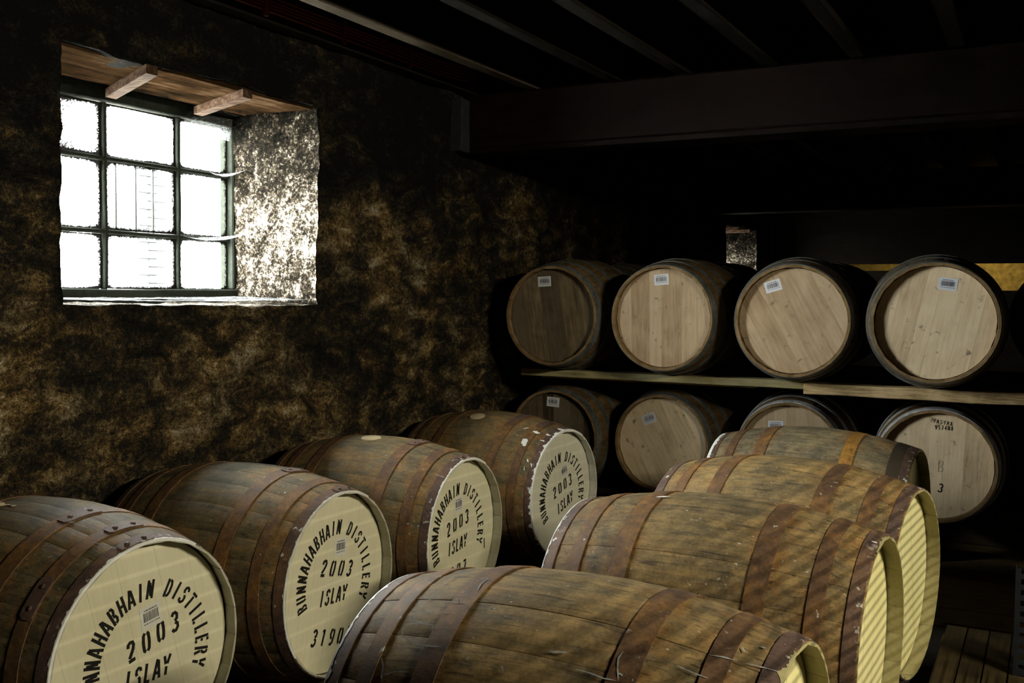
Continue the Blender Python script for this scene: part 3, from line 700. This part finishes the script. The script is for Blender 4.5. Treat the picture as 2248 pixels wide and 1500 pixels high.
def add_lap(c, hz, key, s0, s1, ang, m=M_HOOP_P):
    if key not in LAP: LAP[key] = lap_mesh(HR, Hr, HL, s0, s1, m)
    lp = put('hoop_lap', LAP[key], c, (0, 0, hz), (ang, 0, 0)); s = (s0+s1)/2; q = prof(s, HR, Hr)+.0052
    for da in (-.085, .085):
        put('rivet', RIV, lp, (s*HL/2, q*math.cos(da), q*math.sin(da)), (PI/2+da-0, 0, 0)).rotation_euler = Matrix(((0, 0, 1), (1, 0, 0), (0, 1, 0))).to_euler()
        lp.children[-1].rotation_euler = (Matrix.Rotation(da, 3, 'X') @ Matrix(((1, 0, 0), (0, 0, 1), (0, -1, 0)))).to_euler()
HEADW = (.8, 1.1, .95, 1.2, 1.0, .85)
H_BOARDS = {'cream': head_boards(.3065, HEADW, M_CREAM, .0002), 'white': head_boards(.3065, HEADW, M_CREAM2, .0002), 'warm': head_boards(.3065, HEADW, M_PINE, .0004, jit=.001)}
H_BOARDS['grey'] = H_BOARDS['warm']
BACKH = disc_mesh('back_head', .300, M_DARKHEAD); BACKR = disc_mesh('back_head', .268, M_DARKHEAD)
BLUEH = disc_mesh('head', .268, M_BLUE)

def hogshead(X, Y, Z, yaw, kind, label, group, roll=0, laps=(), hoop2=True, skip=(), hrot=0, bung=None, size=(HR, HL)):
    c = root('hogshead', (X, Y, Z-size[0]), label, 'cask', group, rz=yaw); c.scale = (size[1]/HL, size[0]/HR, size[0]/HR)
    for me in ST[kind]: put('stave', me, c, (0, 0, HR), (roll, 0, 0))
    for i, ((s0, s1), me) in enumerate(sorted(HM.items())):
        if (s0, s1) in skip: continue
        use = HM2[(s0, s1)] if (hoop2 and abs(s0+s1)/2 > .85) else me
        put('hoop', use, c, (0, 0, HR), (roll*.7+i, 0, 0))
    for me in H_BOARDS[kind]: put('head_board', me, c, (HL/2-HREC, 0, HR), (hrot, 0, 0))
    put('back_head', BACKH, c, (-HL/2+.05, 0, HR))
    for (s0, s1, deg) in laps: add_lap(c, HR, (s0, s1), s0, s1, math.radians(deg))
    if bung:
        s, deg, rb = bung; q = prof(s, HR, Hr); a = math.radians(deg); n = 20
        V = [(0, 0, .004)]+[(rb*math.cos(2*PI*k/n), rb*.8*math.sin(2*PI*k/n), .0015) for k in range(n)]+[(rb*1.05*math.cos(2*PI*k/n), rb*.86*math.sin(2*PI*k/n), -.012) for k in range(n)]
        Fc = [(0, 1+k, 1+(k+1) % n) for k in range(n)]+[(1+k, 1+n+k, 1+n+(k+1) % n, 1+(k+1) % n) for k in range(n)]
        put('bung', fixn(mesh('bung', V, Fc, M_BUNG, False)), c, (s*HL/2, q*math.cos(a), HR+q*math.sin(a)), (a-PI/2, 0, 0), 'pale wooden bung flush with the staves')
    return c
CZ = 1.40
GF = 'painted casks in the row against the left wall'; GR = 'casks in the second row with heads turned away'
F = {}
F['F1'] = hogshead(-2.499, 1.893, CZ-.973, -.019, 'cream', 'nearest cream-headed cask stencilled 2003, at the bottom left corner', GF, .4, laps=[(.37, .49, 95), (.71, .80, 90), (.915, .992, 96), (.71, .80, 141)], hrot=.25)
F['F2'] = hogshead(-2.526, 2.723, CZ-.992, .036, 'cream', 'cream-headed cask with the number 3190 under ISLAY, second from the camera', GF, 1.3, laps=[(.915, .992, 84), (.37, .49, 82)], hrot=-.2)
F['F3'] = hogshead(-2.493, 3.506, CZ-.985, .030, 'cream', 'cream-headed cask below the window corner, number hidden behind the front brown cask', GF, 2.6, laps=[(.915, .992, 88), (.37, .49, 90)], hrot=.15, bung=(-.055, 97, .045))
F['F4'] = hogshead(-2.494, 4.512, CZ-.979, -.102, 'white', 'farthest cream-headed cask with white paint splashed on its hoops and a pale bung', GF, 3.4, laps=[(.71, .80, 96), (.37, .49, 98)], hrot=.3, bung=(-.097, 107.3, .042))
F['R1'] = hogshead(-.8339, 1.8649, CZ-.9535, -.0196, 'warm', 'nearest brown cask marked with white chalk scribbles at the bottom centre', GR, .8, hrot=.1, size=(.373, .8891))
F['R2'] = hogshead(-.8261, 2.853, CZ-.9530, -.0527, 'warm', 'brown cask directly behind the chalk-marked one, six rusty hoops', GR, 2.1, hrot=-.1, size=(.370, .900))
F['R3'] = hogshead(-.798, 3.602, CZ-.9470, -.1359, 'warm', 'brown cask third in the row, its whole striped pine head edge-on at right', GR, 4.4, hrot=.2, size=(.373, .8658))
F['R4'] = hogshead(-.9184, 4.6323, CZ-.9638, -.0714, 'grey', 'grey cask farthest in the row with an orange band where a hoop is missing', GR, 5.1, skip={(.37, .49), (.71, .80)}, hrot=.05, size=(.3711, .8694))
# lettering
def letter(c, items_by_name):
    for nm, it, m, lab in items_by_name:
        put(nm, text_mesh(nm, it, m), c, (HL/2-HREC, c['dy'], HR-.006), label=lab)
ARC = 'BUNNAHABHAIN DISTILLERY'
def stencil(c, ctr, mid, step, rad_, y2, ang2, yi, angi, num=None, lab=None, dy=0):
    c['dy'] = dy
    L_ = [('name_lettering', arc_items(ARC, ctr, rad_, mid, step, .050)[:12], M_BLACK, 'black stencilled word BUNNAHABHAIN along the left of the arch'),
          ('trade_lettering', arc_items(ARC, ctr, rad_, mid, step, .050)[13:], M_BLACK, 'black stencilled word DISTILLERY along the right of the arch'),
          ('year_lettering', line_items('2003', y2, ang2, .056, .051, .95, .18, .002, .17), M_BLACK, 'black stencilled year 2003'),
          ('place_lettering', line_items('ISLAY', yi, angi, .053, .0325, .84, .17, 0, .20), M_BLACK, 'black stencilled word ISLAY')]
    if num: L_.append(('number_lettering', line_items(num[0], num[1], num[2], .056, .050, .95, .18, .002, .20), M_BLACK, 'black stencilled cask number'))
    letter(c, L_)
    if lab: barcode_label(c, HL/2-HREC, lab[0]+dy, HR+lab[1]-.006, lab[2], .070, .062, M_PAPER2)
    del c['dy']
stencil(F['F1'], (.018, -.012), 89, 10.0, .186, (.0315, .042), .25, (.010, -.052), .03, lab=(.023, .101, .14), dy=0.012)
stencil(F['F2'], (.0, .0), 83, 10.1, .188, (.011, .044), -.24, (-.011, -.045), -.08, ('31905', (-.02, -.185), -.22), (.031, .115, -.05), .017)
stencil(F['F3'], (-.022, 0), 92, 10.0, .190, (-.027, .053), .17, (-.030, -.038), .08, ('3107', (-.046, -.145), .05), (-.022, .126, .05), .022)
stencil(F['F4'], (.008, -.008), 100, 10.3, .186, (.009, .032), .32, (.035, -.055), .33, None, (.024, .107, .25), .028)
# the ink smear beside the lettering on the third head
put('ink_smear', text_mesh('ink_smear', [('I', (.225, -.088), PI/2+.05, .045, 1, .16)], M_BLACK), F['F3'], (HL/2-HREC, 0, HR), label='vertical dash of black ink')

# orange rust where the hoop is missing on the farthest cask of the second row
me = hoop_mesh(HR, Hr, HL, .37, .49, M_RUSTSTAIN, th=.0026); put('rust_band', me, F['R4'], (0, 0, HR), label='orange rust band left by a missing hoop')
me = hoop_mesh(HR, Hr, HL, .80, .985, M_DARKHEAD, th=.0024); put('dark_end_band', me, F['R4'], (0, 0, HR), label='blackened bare stave ends')
MARKS = {
 'R1': [
   ([(-0.612,106.5),(-0.619,103.8),(-0.628,100.9),(-0.622,98.5),(-0.617,95.9),(-0.596,94.6),(-0.576,93.2)], 0.003),
   ([(-0.4,107.9),(-0.407,105.7),(-0.417,103.3),(-0.414,101.3),(-0.413,99.0)], 0.004),
   ([(-0.424,110.3),(-0.486,110.6),(-0.548,111.0),(-0.604,111.5),(-0.661,112.0),(-0.637,112.6),(-0.614,113.1),(-0.58,112.6),(-0.548,112.0)], 0.003),
   ([(-0.59,114.7),(-0.546,114.4),(-0.503,114.1),(-0.458,114.1),(-0.415,113.9)], 0.003),
   ([(-0.473,111.9),(-0.462,112.9),(-0.451,113.8)], 0.003),
   ([(-0.418,118.9),(-0.468,118.9),(-0.517,118.9),(-0.561,119.1),(-0.606,119.3),(-0.622,120.2),(-0.639,120.9),(-0.631,121.8),(-0.624,122.6),(-0.596,123.2),(-0.568,123.7)], 0.003),
   ([(-0.487,125.8),(-0.498,125.0),(-0.508,124.3),(-0.547,124.1),(-0.586,123.8),(-0.614,124.3),(-0.644,124.8),(-0.65,126.0),(-0.657,127.2),(-0.644,128.4),(-0.632,129.6),(-0.608,130.3),(-0.583,131.0),(-0.554,131.2),(-0.525,131.3)], 0.0035),
   ([(-0.498,131.8),(-0.448,131.7),(-0.399,131.5)], 0.004),
   ([(-0.696,137.7),(-0.681,139.0),(-0.667,140.3),(-0.66,141.8),(-0.655,143.4),(-0.646,144.3),(-0.638,145.3)], 0.005),
   ([(-0.65,143.3),(-0.621,142.4),(-0.591,141.4),(-0.551,141.1),(-0.512,140.8)], 0.0035),
   ([(0.099,126.8),(0.121,126.7),(0.141,126.4),(0.163,126.1),(0.185,125.8)], 0.006),
   ([(0.397,121.2),(0.393,122.5),(0.39,123.9),(0.396,125.5),(0.402,126.9),(0.413,128.8),(0.422,130.6)], 0.005),
   ([(0.412,128.3),(0.422,128.4),(0.433,128.6)], 0.006),
   ([(0.242,130.3),(0.274,130.3),(0.306,130.4),(0.334,130.6),(0.363,130.9),(0.389,130.7),(0.416,130.6)], 0.004),
   ([(-0.079,133.7),(-0.066,134.8),(-0.054,136.0)], 0.005),
   ([(0.718,113.2),(0.741,112.7),(0.765,112.2),(0.794,111.9),(0.821,111.5)], 0.004),
   ([(0.854,111.3),(0.901,110.5),(0.949,109.9),(0.976,109.5)], 0.003),
   ([(0.612,120.7),(0.644,121.0),(0.675,121.3),(0.709,121.5),(0.742,121.6)], 0.004),
   ([(0.814,104.8),(0.823,105.7),(0.834,106.7)], 0.006),
   ([(0.877,101.0),(0.887,100.8),(0.897,100.6)], 0.005),
 ],
 'F4': [
   ([(0.744,114.1),(0.791,114.0),(0.835,113.7)], 0.02),
   ([(0.899,112.5),(0.957,111.4)], 0.012),
   ([(0.927,96.9),(0.956,95.3),(0.984,93.5)], 0.02),
   ([(0.999,99.0),(0.986,92.9)], 0.02),
   ([(0.891,121.5),(0.918,121.3),(0.946,121.0)], 0.008),
   ([(0.718,130.3),(0.729,128.9),(0.738,127.5),(0.75,126.3),(0.76,125.0)], 0.03),
   ([(0.742,132.0),(0.759,130.5),(0.774,128.9)], 0.015),
   ([(0.988,128.9),(0.998,126.3)], 0.015),
   ([(0.866,142.8),(0.874,144.1),(0.884,145.4)], 0.012),
   ([(0.859,149.6),(0.864,151.3),(0.871,153.0)], 0.005),
   ([(0.921,145.6),(0.932,147.4),(0.941,149.1)], 0.008),
   ([(0.969,-178.3),(0.991,-177.1)], 0.012),
   ([(0.955,-161.5),(0.976,-160.5),(0.997,-159.4)], 0.02),
   ([(0.626,114.4),(0.646,112.8),(0.666,111.1)], 0.006),
 ],
 'F3': [
   ([(0.92,102.7),(0.974,99.8)], 0.006),
   ([(0.887,123.7),(0.936,123.8),(0.984,123.8)], 0.005),
   ([(0.749,122.8),(0.766,122.7),(0.782,122.7)], 0.005),
 ],
 'F1': [
   ([(0.481,104.0),(0.499,103.0),(0.519,102.1)], 0.006),
   ([(0.792,108.7),(0.827,108.3),(0.861,107.9),(0.885,107.4),(0.909,107.0),(0.945,106.1),(0.982,105.4)], 0.004),
 ],
 'R2': [
   ([(-0.408,99.5),(-0.362,99.1),(-0.318,98.4)], 0.012),
   ([(0.951,102.0),(0.979,101.1)], 0.012),
 ],
}
for k, L_ in MARKS.items():
    for pts, wd in L_:
        spl = k in ('F4',) or wd >= .012
        surf_mark('paint_splash' if spl else 'chalk_mark', pts, wd*(.8 if spl else .62), M_SPLASH if spl else M_CHALK, (HR, Hr), HL, F[k], .0040).location = (0, 0, HR)
# ragged white paint that ran over the rim of the painted heads
def rim_paint(c, s_in, s_var, a0, a1, seed, m=M_SPLASH, sg=1, off=.0034):
    V, Fc = [], []; n = int((a1-a0)/1.2); rs = Vector((seed*3.7, 0, 0))
    for i in range(n+1):
        a = math.radians(a0+(a1-a0)*i/n); d = s_in+s_var*max(0, noise.fractal(Vector((a*9, 0, 0))+rs, .8, 2, 4))+s_var*.5*max(0, noise.noise(Vector((a*40, 3, 0))+rs))
        for s, o in ((1-d, off), (.9965, off), (1.0006, off), (1.0008, -.004)):
            q = prof(s, HR, Hr)+o; V.append((sg*s*HL/2, q*math.cos(a), q*math.sin(a)))
    for i in range(n):
        for j in range(3): k = i*4+j; Fc.append((k, k+1, k+5, k+4))
    put('rim_paint', mesh('rim_paint', V, Fc, m), c, (0, 0, HR), label='ragged white paint along the rim')
rim_paint(F['F1'], .006, .022, 60, 215, 1); rim_paint(F['F2'], .004, .014, 60, 215, 2, M_RIM_W); rim_paint(F['F3'], .005, .018, 60, 215, 3)
rim_paint(F['F4'], .012, .05, 60, 215, 4); rim_paint(F['R1'], .008, .03, 60, 205, 5, M_SPLASH, -1); rim_paint(F['R2'], .006, .02, 60, 205, 6, M_RIM_W, -1)
rim_paint(F['R4'], .03, .05, 60, 205, 7, M_SPLASH, -1); rim_paint(F['R1'], .004, .04, 95, 130, 9, M_RIM_Y); rim_paint(F['R2'], .002, .02, 88, 110, 11, M_RIM_Y)
# torn splinter on top of the nearest cask
V = []; Fc = []
for i in range(15):
    t = i/14; s = -.62+t*.52; hw = 7.5*math.sin(PI*min(1, t*1.1+.12))*(1-.55*t)+.3
    for k in (-1, -.33, .33, 1):
        a = math.radians(103+k*hw+3*noise.noise(Vector((t*9, k, 0)))-t*2); q = prof(s, HR, Hr)+.0015+.011*(1-abs(k))*(1-t)+.003*noise.noise(Vector((t*20, k*3, 5)))
        V.append((s*HL/2, q*math.cos(a), q*math.sin(a)))
for i in range(14):
    for k in range(3): a = i*4+k; Fc.append((a, a+1, a+5, a+4))
put('split_patch', mesh('split_patch', V, Fc, M_BUNG, True), F['F1'], (0, 0, HR), label='pale torn patch of split wood on the bilge')

# ------------------------------------------------------------------ rack casks
def barrel(X, Y, Z, yaw, label, group, headm=None, hrot=0, roll=0, galv=False, widths=(1, 1.2, .8, 1.3, 1, .9), lab=None, blue=False, writing=None, alt=None):
    c = root('barrel', (X, Y, Z-RR), label, 'cask', group, rz=yaw)
    for me in ST['rack']: put('stave', me, c, (0, 0, RR), (roll, 0, 0))
    for i, me in enumerate(RMG if galv else RM): put('hoop', me, c, (0, 0, RR), (i*1.1+roll, 0, 0))
    if blue: put('head', BLUEH, c, (RL/2-RREC, 0, RR), label='blue painted head')
    else:
        for k, me in enumerate(head_boards(.268, widths, headm, .00025, jit=.0003)):
            if alt: me.materials.clear(); me.materials.append(alt[k % len(alt)])
            put('head_board', me, c, (RL/2-RREC, 0, RR), (hrot, 0, 0))
    put('back_head', BACKR, c, (-RL/2+.04, 0, RR))
    if lab: barcode_label(c, RL/2-RREC, lab[0], RR+lab[1], lab[2], .083, .058, M_PAPER)
    if writing:
        for nm, it, m, lb in writing: put(nm, text_mesh(nm, it, m), c, (RL/2-RREC, 0, RR), label=lb)
    return c
GU = 'barrels on the upper level of the rack'; GL_ = 'barrels on the lower level of the rack'
h = -PI/2
barrel(-2.556, 5.671, CZ-.128, -1.561, 'dark-headed barrel with alternating boards at the left end of the upper level', GU, M_RHEAD_D, .17, .2, lab=(-.055, .197, .06), widths=(1.1, 1, 1.25, 1.15, .9), alt=[M_RHEAD_D, M_RHEAD_L, M_RHEAD_D, M_RHEAD_L, M_RHEAD_L])
barrel(-1.879, 5.645, CZ-.129, -1.556, 'tan-headed upright-boarded barrel on the upper level, second from the left', GU, M_RHEAD, .02, .9, lab=(-.012, .209, .08))
barrel(-1.203, 5.610, CZ-.130, -1.482, 'light-headed barrel with steeply tilted boards and tilted label on the upper level', GU, M_RHEAD, .50, 1.7, lab=(-.101, .177, .30))
barrel(-.526, 5.565, CZ-.125, -1.486, 'largest-looking pale barrel at the right of the upper level, smudged head', GU, M_RHEAD_G, -.20, 2.3, lab=(.053, .183, -.13))
barrel(.190, 5.60, CZ-.128, -1.52, 'barrel cut off by the right edge on the upper level', GU, M_RHEAD_D, .3, 2.9)
barrel(-2.648, 5.911, CZ-.867, -1.561, 'brown-headed barrel at the left end of the lower level, lower half hidden', GL_, M_RHEAD_D, .03, 3.1, lab=(-.016, .209, -.06))
barrel(-1.971, 5.970, CZ-.867, -1.595, 'barrel with diagonal boards, dark holes and tilted label on the lower level', GL_, M_RHEAD_G, .50, 3.9, lab=(-.085, .139, .40), galv=False, widths=(1.3, .55, 1.4, 1.1, 1.2, .8))
barrel(-1.247, 5.93, CZ-.865, -1.56, 'lower level barrel mostly hidden behind the grey cask, label near its top', GL_, M_RHEAD, .04, 4.6, galv=True, lab=(-.075, .150, .05))
wr = [('handwriting', line_items('VASYMA', (.026, .222), -.12, .020, .016, .9, .16)+line_items('957408', (.032, .195), -.02, .022, .015, .8, .2), M_BLACK, 'small black handwriting near the top'),
      ('initials', line_items('KB', (-.020, .0), -.05, .062, .085, .95, .035), M_FADED, 'thin pencilled letters'),
      ('digit_mark', line_items('3', (.024, -.112), -.2, .045, .05, 1, .16), M_BLACK, 'bold black digit')]
barrel(-.512, 5.903, CZ-.857, -1.539, 'big barrel with handwriting on its pale head and silvery hoops, lower level', GL_, M_RHEAD_G, -.04, 5.2, galv=True, writing=wr, widths=(1, .8, 1.1, .9, 1.2, 1, .8))
barrel(.200, 5.93, CZ-.86, -1.55, 'barrel cut off by the right edge on the lower level', GL_, M_RHEAD_D, .3, 5.5)
# second row of the rack, seen only through the gaps
UPB = 'barrels standing behind the upper level'; LOB = 'barrels standing behind the lower level'
for x, lb in ((-2.61, 'shadowed barrel behind the dark-headed one on the upper level'), (-1.93, 'shadowed barrel whose black top shows below the small far window'), (-1.25, 'shadowed brown barrel showing over the shoulder of the tilted-board one'), (-.573, 'shadowed barrel behind the smudged pale one on the upper level'), (.11, 'shadowed barrel at the right edge behind the upper level')):
    barrel(x, 6.66, CZ-.124, h, lb, UPB, blue=True, roll=x)
for x, lb in ((-2.42, 'blue-headed barrel glimpsed between the first two lower barrels'), (-1.73, 'blue-headed barrel glimpsed between the second and third lower barrels'), (-1.04, 'blue-headed barrel hidden between the third and fourth lower barrels'), (-.20, 'blue-headed barrel glimpsed at the right edge of the lower level')):
    barrel(x, 6.98, CZ-.850, h, lb, LOB, blue=True, roll=x)

# ------------------------------------------------------------------ rack timbers and posts
def timber(name, x0, x1, y0, y1, z0, z1, m, label, cat='timber', group=None, rough=.003):
    cx, cy = (x0+x1)/2, (y0+y1)/2
    o = put(name, box(name, x0-cx, x1-cx, y0-cy, y1-cy, 0, z1-z0, m, bev=.004, rough=rough, segs=16), None, (cx, cy, z0))
    return tag(o, label, cat, group)
GT = 'rails carrying the upper barrels'
timber('rack_rail', -2.835, -1.142, 5.425, 5.535, .905, .9465, M_TIMBER, 'smooth pale timber rail under the left upper barrels', group=GT)
timber('rack_rail', -1.138, .60, 5.36, 5.47, .887, .944, M_TIMBER2, 'rough thicker timber rail under the right upper barrels', group=GT, rough=.008)
timber('rack_rail', -2.78, -1.45, 5.60, 5.70, .880, .9350, M_TIMBER2, 'brown rail just behind the smooth pale one', group=GT)
timber('rack_rail', -1.40, .60, 5.60, 5.70, .880, .9350, M_DTIMBER, 'dark rail just behind the rough thicker one', group=GT)
timber('rack_rail', -2.85, .60, 5.88, 5.98, .880, .935, M_DTIMBER, 'dark rail under the back ends of the upper barrels', group=GT)
timber('rack_rail', -2.85, .60, 6.45, 6.55, .885, .948, M_DTIMBER, 'dark rail under the front ends of the shadowed upper barrels', group=GT)
timber('rack_rail', -2.85, .60, 6.80, 6.90, .885, .946, M_DTIMBER, 'dark rail under the back ends of the shadowed upper barrels', group=GT)
GS = 'sleepers under the lower barrels'
timber('sleeper', -2.9, -.55, 5.62, 5.72, .0165, .210, M_DTIMBER, 'black sleeper under the front ends of the lower barrels', group=GS)
timber('sleeper', -2.9, .60, 6.16, 6.26, .0165, .118, M_DTIMBER, 'lower of the two stacked sleepers beneath the pale handwritten barrel', group=GS)
timber('sleeper', -2.9, .60, 6.17, 6.25, .118, .212, M_DTIMBER, 'upper of the two stacked sleepers beneath the pale handwritten barrel', group=GS)
timber('sleeper', -2.9, .60, 6.70, 6.80, .0005, .232, M_DTIMBER, 'hidden sleeper under the blue-headed barrels', group=GS)
timber('sleeper', -2.9, .60, 7.15, 7.25, .0005, .232, M_DTIMBER, 'hidden sleeper at the back of the blue-headed barrels', group=GS)
GG = 'ground rails under the two rows of big casks'
def grail(x, y0, y1, label, z1=.066):
    o = put('ground_rail', box('ground_rail', -.04, .04, 0, y1-y0, 0, z1, M_DTIMBER, bev=.004), None, (x, y0, .0005)); tag(o, label, 'timber', GG)
grail(-2.73, 1.4, 4.60, 'dark ground rail under the wall ends of the painted casks'); grail(-2.27, 1.4, 4.60, 'dark ground rail under the head ends of the painted casks')
grail(-1.05, 1.5, 4.60, 'dark ground rail under the left ends of the brown casks', .074); grail(-.58, 1.5, 4.60, 'dark ground rail under the right ends of the brown casks', .074)

# perforated steel posts at the right edge
def post(name, x, y, wdt, z0, z1, label, holes=True, m=M_STEEL):
    c = root(name, (x, y, z0), label, 'post')
    bm = bmesh.new(); n = max(2, int((z1-z0)/.035)); xs = [0, wdt*.34, wdt*.66, wdt]
    P = {}
    def V(i, k, d): 
        key = (i, k, d)
        if key not in P: P[key] = bm.verts.new((xs[i], d, (z1-z0)*k/(2*n)))
        return P[key]
    for k in range(2*n):
        for i in range(3):
            if holes and i == 1 and k % 2 == 1: continue
            bm.faces.new([V(i, k, 0), V(i+1, k, 0), V(i+1, k+1, 0), V(i, k+1, 0)])
    bmesh.ops.recalc_face_normals(bm, faces=bm.faces)
    me = bpy.data.meshes.new('web_plate'); bm.to_mesh(me); bm.free(); me.materials.append(m)
    o = put('web_plate', me, c); so = o.modifiers.new('thickness', 'SOLIDIFY'); so.thickness = .003; so.offset = 1
    for xx in (0, wdt-.003): put('flange', box('flange', xx, xx+.003, .003, .045, 0, z1-z0, m, bev=0), c)
    put('foot_plate', box('foot_plate', -.02, wdt+.02, -.02, .065, -.0005, .006, m, bev=.001), c)
    return c
post('slotted_post', -.088, 3.92, .052, .001, .455, 'short slotted steel post standing at the lower right edge')
post('rack_upright', -.019, 3.96, .060, .001, 1.12, 'tall blackened steel upright just inside the right edge')
gs = root('hanging_strip', (-.06, 4.60, 1.90), 'two narrow grey strips hanging at the upper right edge', 'strips')
put('long_strip', box('long_strip', -.028, .040, 0, .012, -.005, .63, M_GREYST, bev=.001), gs)
put('short_strip', box('short_strip', -.034, -.012, .03, .040, .10, .63, M_GREYST, bev=.001), gs)

# ------------------------------------------------------------------ wire gate and lamp on the right, out of the picture
gate = root('wire_gate', (.13, .7, .02), 'wire gate of close horizontal rods standing open beside the casks', 'gate')
rodm = tube('rod', [(0, 0, 0), (0, 2.98, 0)], .0021, M_STEEL, 6)
z = .06
while z < 1.62:
    put('rod', rodm, gate, (0, 0, z)); z += .028
for y in (0, 2.97): put('gate_stile', box('gate_stile', -.012, .012, y-.012, y+.012, 0, 1.66, M_STEEL, bev=.002), gate)
lamp = root('strip_lamp', LAMP, 'long strip lamp hung from the ceiling on the right', 'lamp')
hs = put('lamp_housing', box('lamp_housing', -.06, .06, -.72, .72, .012, .05, M_GREYST, bev=.004), lamp, (0, 0, 0), (0, math.radians(48), 0))
for y in (-.5, .5): put('hanger', tube('hanger', [(.02, y, .04), (.02, y, 2.83-LAMP[2]-.002)], .006, M_STEEL), lamp)
